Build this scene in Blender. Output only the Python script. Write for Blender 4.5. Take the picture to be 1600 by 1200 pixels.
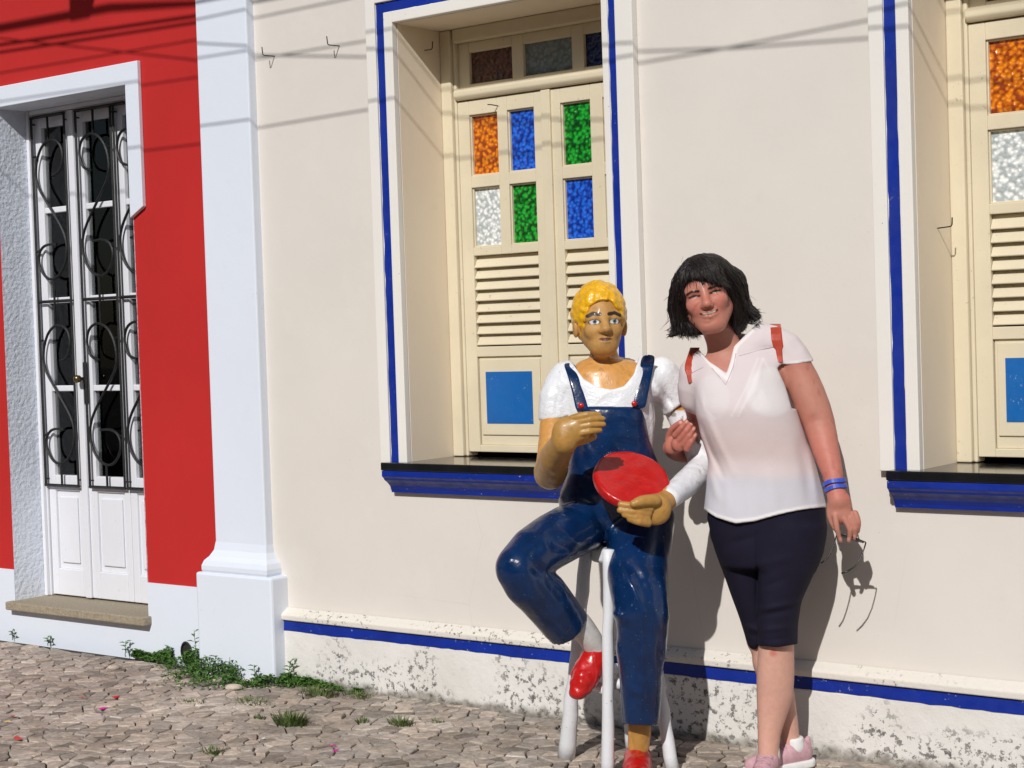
import bpy, bmesh, math, random
import numpy as np
from mathutils import Vector, Matrix
random.seed(7); RNG = np.random.default_rng(7)
S = bpy.context.scene
COL = S.collection
for o in list(bpy.data.objects): bpy.data.objects.remove(o)

# ------------------------------------------------------------------ camera, sky, sun, exposure
FPX, CAMH, CAMD = 2640.0, 1.41, 4.957           # focal length in 1600-px units, eye height, distance from the cream wall
YAW, PITCH, ROLL = map(math.radians, (37.6, -1.71, -1.893))
def cam_axes():
    f = np.array([-math.sin(YAW)*math.cos(PITCH), math.cos(YAW)*math.cos(PITCH), math.sin(PITCH)])
    r = np.array([math.cos(YAW), math.sin(YAW), 0.0]); u = np.cross(r, f)
    c, s = math.cos(ROLL), math.sin(ROLL)
    return c*r+s*u, -s*r+c*u, f
AX_R, AX_U, AX_F = cam_axes()
CAMPOS = np.array([0.0, -CAMD, CAMH])
cam = bpy.data.cameras.new('camera'); camo = bpy.data.objects.new('camera', cam); COL.objects.link(camo)
cam.sensor_width = 36; cam.lens = FPX/1600*36; cam.clip_end = 500; cam.clip_start = .05
camo.matrix_world = Matrix(((AX_R[0], AX_U[0], -AX_F[0], CAMPOS[0]), (AX_R[1], AX_U[1], -AX_F[1], CAMPOS[1]),
                            (AX_R[2], AX_U[2], -AX_F[2], CAMPOS[2]), (0, 0, 0, 1)))
S.camera = camo
SUNV = Vector((.35, -1.0, .75)).normalized()     # towards the sun
world = bpy.data.worlds.new('World'); S.world = world; world.use_nodes = True
wn = world.node_tree.nodes; bg = wn['Background']
sky = wn.new('ShaderNodeTexSky'); sky.sky_type = 'NISHITA'; sky.sun_disc = False
sky.sun_elevation = math.asin(SUNV.z); sky.sun_rotation = math.atan2(SUNV.x, SUNV.y)
world.node_tree.links.new(sky.outputs[0], bg.inputs[0]); bg.inputs[1].default_value = .05
sun = bpy.data.lights.new('sun', 'SUN'); sun.energy = 3.42; sun.angle = math.radians(.53); sun.color = (1, .97, .935)
suno = bpy.data.objects.new('sun', sun); COL.objects.link(suno)
suno.rotation_euler = SUNV.to_track_quat('Z', 'Y').to_euler(); suno.location = SUNV*20
S.view_settings.view_transform = 'Standard'; S.view_settings.look = 'None'
S.view_settings.exposure = 0.0; S.view_settings.gamma = 1; S.view_settings.use_curve_mapping = False
S.render.engine = 'CYCLES'
S.render.resolution_x = 1024; S.render.resolution_y = 768

# ------------------------------------------------------------------ helpers
def lin(r, g, b):
    def f(c):
        c /= 255
        return c/12.92 if c <= .04045 else ((c+.055)/1.055)**2.4
    return (f(r), f(g), f(b), 1)
class MB:
    """collects shapes; build() links them as one mesh object"""
    def __init__(s): s.v = []; s.f = []; s.c = []
    def add(s, vs, fs):
        n = len(s.v); s.v += [tuple(map(float, q)) for q in vs]; s.f += [tuple(i+n for i in q) for q in fs]; return s
    def box(s, x0, x1, y0, y1, z0, z1):
        return s.add([(x0,y0,z0),(x1,y0,z0),(x1,y1,z0),(x0,y1,z0),(x0,y0,z1),(x1,y0,z1),(x1,y1,z1),(x0,y1,z1)],
                     [(0,3,2,1),(4,5,6,7),(0,1,5,4),(1,2,6,5),(2,3,7,6),(3,0,4,7)])
    def prism_x(s, prof, x0, x1):          # profile [(y,z)...] swept along x
        n = len(prof)
        s.add([(x0,y,z) for y,z in prof]+[(x1,y,z) for y,z in prof],
              [tuple(range(n)), tuple(range(2*n-1,n-1,-1))]+[(i,n+i,n+(i+1)%n,(i+1)%n) for i in range(n)]); return s
    def prism_y(s, prof, y0, y1):          # profile [(x,z)...] swept along y
        n = len(prof)
        s.add([(x,y0,z) for x,z in prof]+[(x,y1,z) for x,z in prof],
              [tuple(range(n)), tuple(range(2*n-1,n-1,-1))]+[(i,n+i,n+(i+1)%n,(i+1)%n) for i in range(n)]); return s
    def tube(s, pts, r, n=8, cap=True):
        P = [Vector(p) for p in pts]; m = len(P); rs = r if isinstance(r, (list, tuple)) else [r]*m
        up = None; rings = []
        for i, p in enumerate(P):
            t = (P[min(i+1, m-1)]-P[max(i-1, 0)]).normalized()
            if up is None: up = Vector((0,0,1)) if abs(t.z) < .9 else Vector((0,1,0))
            a = t.cross(up).normalized(); up = a.cross(t).normalized()
            rings.append([p+(a*math.cos(2*math.pi*k/n)+up*math.sin(2*math.pi*k/n))*rs[i] for k in range(n)])
        vs = [q for rg in rings for q in rg]; fs = []
        for i in range(m-1):
            for k in range(n): fs.append((i*n+k, i*n+(k+1) % n, (i+1)*n+(k+1) % n, (i+1)*n+k))
        if cap: fs += [tuple(range(n-1, -1, -1)), tuple(range((m-1)*n, m*n))]
        return s.add(vs, fs)
    def mesh(s, name, smooth=False):
        me = bpy.data.meshes.new(name); me.from_pydata(s.v, [], s.f); me.update()
        bm = bmesh.new(); bm.from_mesh(me); bmesh.ops.recalc_face_normals(bm, faces=bm.faces); bm.to_mesh(me); bm.free()
        if smooth: me.polygons.foreach_set('use_smooth', [True]*len(me.polygons))
        if s.c:
            at = me.color_attributes.new('Col', 'FLOAT_COLOR', 'POINT'); at.data.foreach_set('color', np.array(s.c, np.float32).ravel())
        return me
    def build(s, name, mat, parent=None, bevel=0, smooth=False, seg=2):
        return link(name, s.mesh(name, smooth), mat, parent, bevel, seg)
def link(name, me, mat, parent=None, bevel=0, seg=2):
    o = bpy.data.objects.new(name, me); COL.objects.link(o)
    if mat and not me.materials: me.materials.append(mat)
    adopt(o, parent)
    if bevel:
        m = o.modifiers.new('bevel', 'BEVEL'); m.width = bevel; m.segments = seg; m.limit_method = 'ANGLE'; m.angle_limit = math.radians(35)
    return o
def adopt(o, parent):
    if parent:                                   # meshes are modelled in world coordinates: undo the base offset of the thing
        o.parent = parent; o.matrix_parent_inverse = Matrix.Translation(-Vector(parent.location))
def empty(name, loc, label, cat, group=None):
    o = bpy.data.objects.new(name, None); COL.objects.link(o); o.location = loc; o.empty_display_size = .1
    tag(o, label, cat, group); return o
def tag(o, label=None, cat=None, group=None, kind=None):
    if label: o['label'] = label
    if cat: o['category'] = cat
    if group: o['group'] = group
    if kind: o['kind'] = kind
    return o
def C(px, py, Z):                                # a point of the place seen at a photo pixel, Z metres from the lens plane
    return CAMPOS + (AX_R*(px-800)/FPX - AX_U*(py-600)/FPX + AX_F)*Z

# ------------------------------------------------------------------ materials
class NT:
    def __init__(s, name):
        s.m = bpy.data.materials.new(name); s.m.use_nodes = True; s.t = s.m.node_tree
        s.b = s.t.nodes['Principled BSDF']; s.co = s.t.nodes.new('ShaderNodeTexCoord').outputs['Object']
    def n(s, typ, **kw):
        nd = s.t.nodes.new(typ)
        for k, v in kw.items():
            if k in nd.inputs.keys() if isinstance(k, str) else False: nd.inputs[k].default_value = v
            else: setattr(nd, k, v)
        return nd
    def l(s, a, b): s.t.links.new(a, b)
    def noise(s, scale, detail=4, rough=.55, vec=None, dist=0):
        nd = s.t.nodes.new('ShaderNodeTexNoise'); nd.inputs['Scale'].default_value = scale; nd.inputs['Detail'].default_value = detail
        nd.inputs['Roughness'].default_value = rough; nd.inputs['Distortion'].default_value = dist
        s.l(vec or s.co, nd.inputs['Vector']); return nd.outputs['Fac']
    def vor(s, scale, feature='F1', vec=None, rnd=1):
        nd = s.t.nodes.new('ShaderNodeTexVoronoi'); nd.feature = feature; nd.inputs['Scale'].default_value = scale
        nd.inputs['Randomness'].default_value = rnd; s.l(vec or s.co, nd.inputs['Vector']); return nd.outputs['Distance']
    def ramp(s, fac, stops):
        nd = s.t.nodes.new('ShaderNodeValToRGB'); e = nd.color_ramp.elements
        while len(e) < len(stops): e.new(.5)
        for el, (p, c) in zip(e, stops): el.position = p; el.color = c if len(c) == 4 else (*c, 1)
        s.l(fac, nd.inputs[0]); return nd.outputs[0]
    def mix(s, fac, a, b, mode='MIX'):
        nd = s.t.nodes.new('ShaderNodeMix'); nd.data_type = 'RGBA'; nd.blend_type = mode
        for i, v in ((0, fac), (6, a), (7, b)):
            if hasattr(v, 'links'): s.l(v, nd.inputs[i])
            else: nd.inputs[i].default_value = v if i == 0 else (v if len(v) == 4 else (*v, 1))
        return nd.outputs[2]
    def math(s, op, a, b=None, clamp=False):
        nd = s.t.nodes.new('ShaderNodeMath'); nd.operation = op; nd.use_clamp = clamp
        for i, v in enumerate((a, b)):
            if v is None: continue
            if hasattr(v, 'links'): s.l(v, nd.inputs[i])
            else: nd.inputs[i].default_value = v
        return nd.outputs[0]
    def smooth(s, v, lo, hi):
        nd = s.t.nodes.new('ShaderNodeMapRange'); nd.interpolation_type = 'SMOOTHSTEP'
        s.l(v, nd.inputs[0]); nd.inputs[1].default_value = lo; nd.inputs[2].default_value = hi; return nd.outputs[0]
    def xyz(s):
        nd = s.t.nodes.new('ShaderNodeSeparateXYZ'); s.l(s.co, nd.inputs[0]); return nd.outputs
    def scaled(s, sx, sy, sz):
        nd = s.t.nodes.new('ShaderNodeMapping'); nd.inputs['Scale'].default_value = (sx, sy, sz); s.l(s.co, nd.inputs[0]); return nd.outputs[0]
    def base(s, c):
        if hasattr(c, 'links'): s.l(c, s.b.inputs['Base Color'])
        else: s.b.inputs['Base Color'].default_value = c if len(c) == 4 else (*c, 1)
    def rough(s, r):
        if hasattr(r, 'links'): s.l(r, s.b.inputs['Roughness'])
        else: s.b.inputs['Roughness'].default_value = r
    def spec(s, v): s.b.inputs['Specular IOR Level'].default_value = v
    def bump(s, h, strength=.3, dist=.002):
        nd = s.t.nodes.new('ShaderNodeBump'); nd.inputs['Strength'].default_value = strength; nd.inputs['Distance'].default_value = dist
        s.l(h, nd.inputs['Height'])
        prev = s.b.inputs['Normal'].links
        if prev: s.l(prev[0].from_socket, nd.inputs['Normal'])
        s.l(nd.outputs[0], s.b.inputs['Normal'])
def plaster(name, c, var=.05, rough=.8, bump=.25, bscale=260, dirt=0, lump=.5, bd=.0012, cracks=0):
    t = NT(name); c = np.array(c[:3])
    n1 = t.noise(1.3, 5); n2 = t.noise(14, 4)
    col = t.ramp(n1, [(.3, tuple(c*(1-var))), (.7, tuple(np.minimum(c*(1+var), 1)))])
    col = t.mix(t.math('MULTIPLY', t.smooth(n2, .62, .8), .25), col, tuple(c*.86))
    if dirt:
        v = t.vor(60, vec=t.scaled(1, 1, .6)); sp = t.math('MULTIPLY', t.smooth(t.noise(90, 2), .69, .74), t.smooth(t.noise(2.2, 3), .5, .7))
        col = t.mix(t.math('MULTIPLY', sp, dirt), col, (.16, .13, .1))
    if cracks:                                     # hairline cracks and old repairs
        ck = t.math('MULTIPLY', t.math('SUBTRACT', 1.0, t.smooth(t.vor(1.1, 'DISTANCE_TO_EDGE', t.scaled(1, 1, .8)), .0005, .0032)), t.smooth(t.noise(.9, 3), .53, .62))
        col = t.mix(t.math('MULTIPLY', ck, cracks), col, tuple(c*.45))
        col = t.mix(t.math('MULTIPLY', t.smooth(t.noise(3.2, 5, .65), .56, .62), .22), col, tuple(np.minimum(c*1.07, 1)))
    t.base(col); t.rough(rough); t.spec(.3)
    t.bump(t.noise(5, 3), .5*lump, .006); t.bump(t.noise(bscale, 3), bump, bd); return t.m
def paint(name, c, rough=.35, var=.06, bump=.15, chips=0, chipcol=(.7, .68, .62), scale=30, spec=.5):
    t = NT(name); c = np.array(c[:3])
    col = t.ramp(t.noise(scale*.2, 4), [(.3, tuple(c*(1-var))), (.7, tuple(np.minimum(c*(1+var), 1)))])
    if chips:
        f = t.math('MULTIPLY', t.smooth(t.noise(scale*3, 3), .66, .69), t.smooth(t.noise(scale*.25, 2), .5, .62))
        col = t.mix(t.math('MULTIPLY', f, chips), col, chipcol)
    t.base(col); t.rough(t.ramp(t.noise(scale, 3), [(.3, (rough*.8,)*3), (.7, (min(rough*1.25, 1),)*3)])); t.spec(spec)
    t.bump(t.noise(scale*4, 3), bump, .0015); t.bump(t.noise(scale*.5, 2), bump, .004); return t.m
def hammered(name, dark, light, alpha=0):
    t = NT(name)
    v = t.vor(70, 'SMOOTH_F1'); n = t.noise(120, 3)
    h = t.math('ADD', v, t.math('MULTIPLY', n, .35))
    t.base(t.ramp(h, [(.38, light), (.75, dark)])); t.rough(.16); t.spec(.7)
    t.bump(h, .9, .006); return t.m
MAT = {}
MAT['cream'] = plaster('cream plaster', lin(219, 213, 205), .04, .85, .18, 240, dirt=.5, lump=.7, cracks=.12)
MAT['cream_trim'] = plaster('white trim plaster', lin(231, 228, 221), .03, .8, .25, 200, dirt=.9)
MAT['reveal'] = plaster('reveal plaster', lin(236, 222, 200), .03, .8, .3, 120)
MAT['blue'] = paint('ultramarine paint', lin(0, 40, 142), .45, .18, .2, .6, (.45, .5, .6), 26)
MAT['stripe'] = paint('stripe paint', lin(0, 40, 142), .5, .15, .2, .12, (.45, .5, .6), 20)
MAT['red'] = plaster('red plaster', lin(186, 40, 38), .06, .85, .4, 150, lump=.7, cracks=.1)
MAT['white'] = plaster('bluish white plaster', lin(222, 229, 240), .02, .75, .3, 200, dirt=.25, lump=.8)
MAT['rough_white'] = plaster('rough white plaster', lin(222, 229, 240), .03, .7, .9, 50, lump=1.2, bd=.008)
MAT['wood'] = paint('cream wood paint', lin(218, 207, 180), .42, .05, .22, .5, (.3, .24, .16), 22)
MAT['door'] = paint('white door paint', lin(226, 228, 234), .33, .02, .1, 0, scale=18)
MAT['iron'] = paint('black iron', (.006, .006, .0065), .5, .1, .2, 0)
MAT['granite'] = paint('polished black granite', (.012, .012, .013), .1, .3, .02, 0)
MAT['panel_blue'] = paint('sky blue paint', lin(20, 98, 172), .4, .05, .1, .5, (.35, .5, .65), 40)
MAT['glass_orange'] = hammered('orange hammered glass', (.3, .045, .002), (.9, .27, .006))
MAT['glass_blue'] = hammered('blue hammered glass', (.004, .03, .28), (.02, .16, .8))
MAT['glass_green'] = hammered('green hammered glass', (.002, .07, .006), (.012, .42, .03))
MAT['glass_clear'] = hammered('clear hammered glass', (.42, .47, .48), (.95, .97, .96))
MAT['glass_brown'] = hammered('brown glass', (.06, .02, .012), (.14, .045, .025))
MAT['glass_grey'] = hammered('grey glass', (.13, .17, .17), (.22, .26, .26))
MAT['glass_navy'] = hammered('navy glass', (.002, .008, .06), (.006, .02, .13))
MAT['dark'] = paint('dark interior', (.02, .019, .018), .9, .1, .1)
MAT['brass'] = paint('aged brass', (.22, .17, .08), .3, .2, .2); MAT['brass'].node_tree.nodes['Principled BSDF'].inputs['Metallic'].default_value = .9
def glass_mat():
    t = NT('window glass'); t.base((.5, .52, .52)); 
    tr = t.n('ShaderNodeBsdfTransparent'); tr.inputs[0].default_value = (.72, .74, .74, 1)
    gl = t.n('ShaderNodeBsdfGlossy'); gl.inputs['Roughness'].default_value = .02
    fr = t.n('ShaderNodeFresnel'); fr.inputs[0].default_value = 1.5
    mx = t.n('ShaderNodeMixShader'); t.l(fr.outputs[0], mx.inputs[0]); t.l(tr.outputs[0], mx.inputs[1]); t.l(gl.outputs[0], mx.inputs[2])
    t.l(mx.outputs[0], t.t.nodes['Material Output'].inputs[0]); return t.m
MAT['glass'] = glass_mat()
def dado_mat():
    t = NT('weathered dado'); x, y, z = t.xyz()
    base = t.ramp(t.noise(3, 5), [(.3, lin(214, 211, 205)), (.7, lin(230, 228, 224))])
    cr = t.noise(9, 3); low = t.smooth(z, .24, .0)                       # peeling grows towards the damp foot of the wall
    patch = t.math('MULTIPLY', t.smooth(t.noise(34, 5, .7), .535, .58), t.smooth(t.math('ADD', t.noise(3.1, 3), t.math('MULTIPLY', low, .22)), .52, .68))
    col = t.mix(patch, base, t.ramp(t.noise(60, 3), [(.3, (.12, .115, .11)), (.7, (.36, .345, .32))]))
    foot = t.smooth(t.math('ADD', z, t.math('MULTIPLY', t.noise(14, 4), .09)), .085, .045)
    col = t.mix(t.math('MULTIPLY', foot, .85), col, t.ramp(t.noise(40, 4), [(.35, (.09, .08, .065)), (.65, (.33, .3, .25))]))
    t.base(col); t.rough(.9); t.spec(.2)
    t.bump(t.math('ADD', t.noise(24, 5), t.math('MULTIPLY', patch, -.6)), .6, .006); t.bump(t.noise(160, 3), .4, .002); return t.m
MAT['dado'] = dado_mat()
def ledge_mat():
    t = NT('stained ledge')
    col = t.mix(t.math('MULTIPLY', t.smooth(t.noise(48, 5, .7), .56, .62), t.smooth(t.noise(2.5, 3), .46, .6)), lin(222, 217, 207), (.2, .18, .15))
    t.base(col); t.rough(.9); t.bump(t.noise(60, 4), .5, .004); return t.m
MAT['ledge'] = ledge_mat()
def stone_mat(name, a, b, sc=40, tone=False):
    t = NT(name); 
    va = t.n('ShaderNodeVertexColor'); va.layer_name = 'Col'
    col = t.ramp(t.noise(sc, 5, .65), [(.28, a), (.72, b)])
    if tone: col = t.mix(1.0, t.mix(1.0, col, va.outputs[0], 'MULTIPLY'), t.ramp(t.noise(1.7, 4), [(.35, (.74, .72, .7)), (.6, (1.05, 1.05, 1.05))]), 'MULTIPLY')
    t.base(col); t.rough(.8); t.spec(.3); t.bump(t.noise(90, 5), .5, .004); return t.m
MAT['cobble'] = stone_mat('limestone cobble', lin(146, 134, 123), lin(202, 190, 177), 40, True)
MAT['slab'] = stone_mat('granite threshold', lin(126, 112, 92), lin(178, 168, 148), 120)
def soil_mat():
    t = NT('joint soil'); t.base(t.ramp(t.noise(30, 5), [(.3, (.02, .017, .013)), (.7, (.06, .05, .04))])); t.rough(1); t.bump(t.noise(120, 4), .6, .006); return t.m
MAT['soil'] = soil_mat()

# ------------------------------------------------------------------ ground
pave = MB().add([(-90,-90,-.014),(90,-90,-.014),(90,90,-.014),(-90,90,-.014)], [(0,1,2,3)]).build('pavement', MAT['soil'])
tag(pave, kind='structure')
def cobbles():
    # irregular setts: Voronoi cells of a jittered lattice stretched along the street
    sx, sy = .064, .052
    X0, X1, Y0, Y1 = -9.0, .6, -3.6, .02
    nx, ny = int((X1-X0)/sx), int((Y1-Y0)/sy)
    pts = {}
    for i in range(nx):
        for j in range(ny):
            x = X0+(i+.5+(.5 if j % 2 else 0)+random.uniform(-.44, .44))*sx; y = Y0+(j+.5+random.uniform(-.44, .44))*sy
            y += .05*math.sin(x*1.3)+.03*math.sin(x*3.1+1)
            pts[i, j] = (x, y)
    cells = []
    for q in random.sample(sorted(pts), len(pts)//7): del pts[q]        # some stones larger
    for (i, j), (x, y) in pts.items():
        if y > -.012: continue
        poly = [(x-.1, y-.085), (x+.1, y-.085), (x+.1, y+.085), (x-.1, y+.085)]
        for di in range(-2, 3):
            for dj in range(-2, 3):
                q = pts.get((i+di, j+dj))
                if not q or (di == 0 and dj == 0): continue
                mx, my = (x+q[0])/2, (y+q[1])/2; nxx, nyy = q[0]-x, q[1]-y
                L = math.hypot(nxx, nyy); g = .0025/L
                out = []
                for a, b in zip(poly, poly[1:]+poly[:1]):
                    da = (a[0]-mx)*nxx+(a[1]-my)*nyy+g*L*L; db = (b[0]-mx)*nxx+(b[1]-my)*nyy+g*L*L
                    if da <= 0: out.append(a)
                    if (da < 0) != (db < 0):
                        t = da/(da-db); out.append((a[0]+(b[0]-a[0])*t, a[1]+(b[1]-a[1])*t))
                poly = out
                if len(poly) < 3: break
            if len(poly) < 3: break
        if len(poly) < 3: continue
        poly = [(a, min(b, -.036)) for a, b in poly]
        # drop tiny edges, wobble the corners
        pp = [p for p, q in zip(poly, poly[1:]+poly[:1]) if math.hypot(p[0]-q[0], p[1]-q[1]) > .005]
        if len(pp) < 3: continue
        cells.append((x, y, pp))
    return cells
def cobble_geo(mb, x, y, pp):
    pp = [(a+random.uniform(-.0025, .0025), min(b+random.uniform(-.0025, .0025), -.035)) for a, b in pp]
    cx = sum(p[0] for p in pp)/len(pp); cy = sum(p[1] for p in pp)/len(pp); n = len(pp)
    h = random.gauss(.0, .0018); tx, ty = random.gauss(0, .036), random.gauss(0, .036)
    def z(a, b, d): return h+(a-cx)*tx+(b-cy)*ty+d
    r0 = [(a, b, -.02) for a, b in pp]
    r1 = [(a, b, z(a, b, -.0028)) for a, b in pp]
    r2 = [(a+(cx-a)*.10, b+(cy-b)*.10, z(a, b, random.uniform(.0, .0015))) for a, b in pp]
    fs = [(i, (i+1) % n, n+(i+1) % n, n+i) for i in range(n)]+[(n+i, n+(i+1) % n, 2*n+(i+1) % n, 2*n+i) for i in range(n)]
    fs += [(2*n+i, 2*n+(i+1) % n, 3*n) for i in range(n)]
    mb.add(r0+r1+r2+[(cx, cy, z(cx, cy, .001))], fs); k = min(1.3, max(.5, random.gauss(.93, .2))); w = random.uniform(-.03, .03)
    mb.c.extend([(k*(1+w), k, k*(1-w), 1)]*(3*n+1))

cells = cobbles()
def visible_size(x, y):
    d = np.array([x, y, 0])-CAMPOS; Z = d@AX_F
    px, py = 800+FPX*(d@AX_R)/Z, 600-FPX*(d@AX_U)/Z
    if not (5 < px < 1595 and py < 1195): return 0
    return 1/Z
cells.sort(key=lambda c: -visible_size(c[0], c[1]))
for c in cells[:300]:
    mb = MB(); cobble_geo(mb, *c); mb.build('cobblestone', MAT['cobble'], pave)
rest = MB()
for c in cells[300:]: cobble_geo(rest, *c)
tag(rest.build('cobblestone_field', MAT['cobble'], pave), kind='stuff')

# ------------------------------------------------------------------ houses
def wall_cells(xs, zs, holes, y, mb):
    """front face of a wall at depth y, rectangles of the xs/zs lattice outside the holes"""
    for a, b in zip(xs, xs[1:]):
        for c, d in zip(zs, zs[1:]):
            mx, mz = (a+b)/2, (c+d)/2
            if any(h[0] < mx < h[1] and h[2] < mz < h[3] for h in holes): continue
            mb.add([(a,y,c),(b,y,c),(b,y,d),(a,y,d)], [(0,1,2,3)])
def reveal(mb, x0, x1, z0, z1, ya, yb, bottom=True):
    mb.add([(x0,ya,z0),(x0,yb,z0),(x0,yb,z1),(x0,ya,z1)], [(0,1,2,3)])
    mb.add([(x1,ya,z0),(x1,ya,z1),(x1,yb,z1),(x1,yb,z0)], [(0,1,2,3)])
    mb.add([(x0,ya,z1),(x0,yb,z1),(x1,yb,z1),(x1,ya,z1)], [(0,1,2,3)])
    if bottom: mb.add([(x0,ya,z0),(x1,ya,z0),(x1,yb,z0),(x0,yb,z0)], [(0,1,2,3)])
cream = empty('cream_house', (-2.0, .2, 0), 'cream plastered house with blue trimmed windows behind the two figures', 'house')
WX = [(-3.835, 0.0), (-3.835+2.117, .018)]       # window centres and their small height difference
def build_cream_wall():
    mb = MB(); holes = []
    for cx, dz in WX: holes.append((cx-.485, cx+.485, .905+dz, 2.62+dz))
    xs = sorted({-5.13, 3.2} | {h[0] for h in holes} | {h[1] for h in holes}); zs = sorted({-.05, 4.6} | {h[2] for h in holes} | {h[3] for h in holes})
    wall_cells(xs, zs, holes, 0, mb)
    for h in holes: rv = MB(); reveal(rv, *h, 0, .30); rv.build('window_reveal', MAT['reveal'], cream)
    mb.add([(3.2,0,-.05),(3.2,6,-.05),(3.2,6,4.6),(3.2,0,4.6)], [(0,1,2,3)])
    mb.add([(-5.13,0,4.6),(3.2,0,4.6),(3.2,6,4.6),(-5.13,6,4.6)], [(0,1,2,3)])
    mb.build('wall', MAT['cream'], cream)
    MB().box(-5.1, 3.15, .5, 5.9, -.04, 4.55).build('room_core', MAT['dark'], cream)
build_cream_wall()
# dado with its ledge and blue stripe
MB().box(-5.035, 3.2, -.03, -.002, -.05, .2135).build('dado', MAT['dado'], cream, .004)
MB().box(-5.035, 3.2, -.029, -.002, .2135, .2575).build('stripe_bed', MAT['dado'], cream)
def dado_stripe():
    n = 240; u = np.linspace(-5.034, 3.19, n+1); mb = MB()
    mb.add([(x, -.0325, .2130+random.gauss(0, .0012)+.0015*math.sin(x*7)) for x in u]+[(x, -.0295, .2572) for x in u], [(i, i+1, n+2+i, n+1+i) for i in range(n)]); mb.build('dado_stripe', MAT['blue'], cream)
dado_stripe()
MB().prism_x([(-.002,.2575),(-.042,.2575),(-.044,.278),(-.036,.287),(-.002,.306)], -5.035, 3.2).build('dado_ledge', MAT['ledge'], cream, .004)

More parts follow.
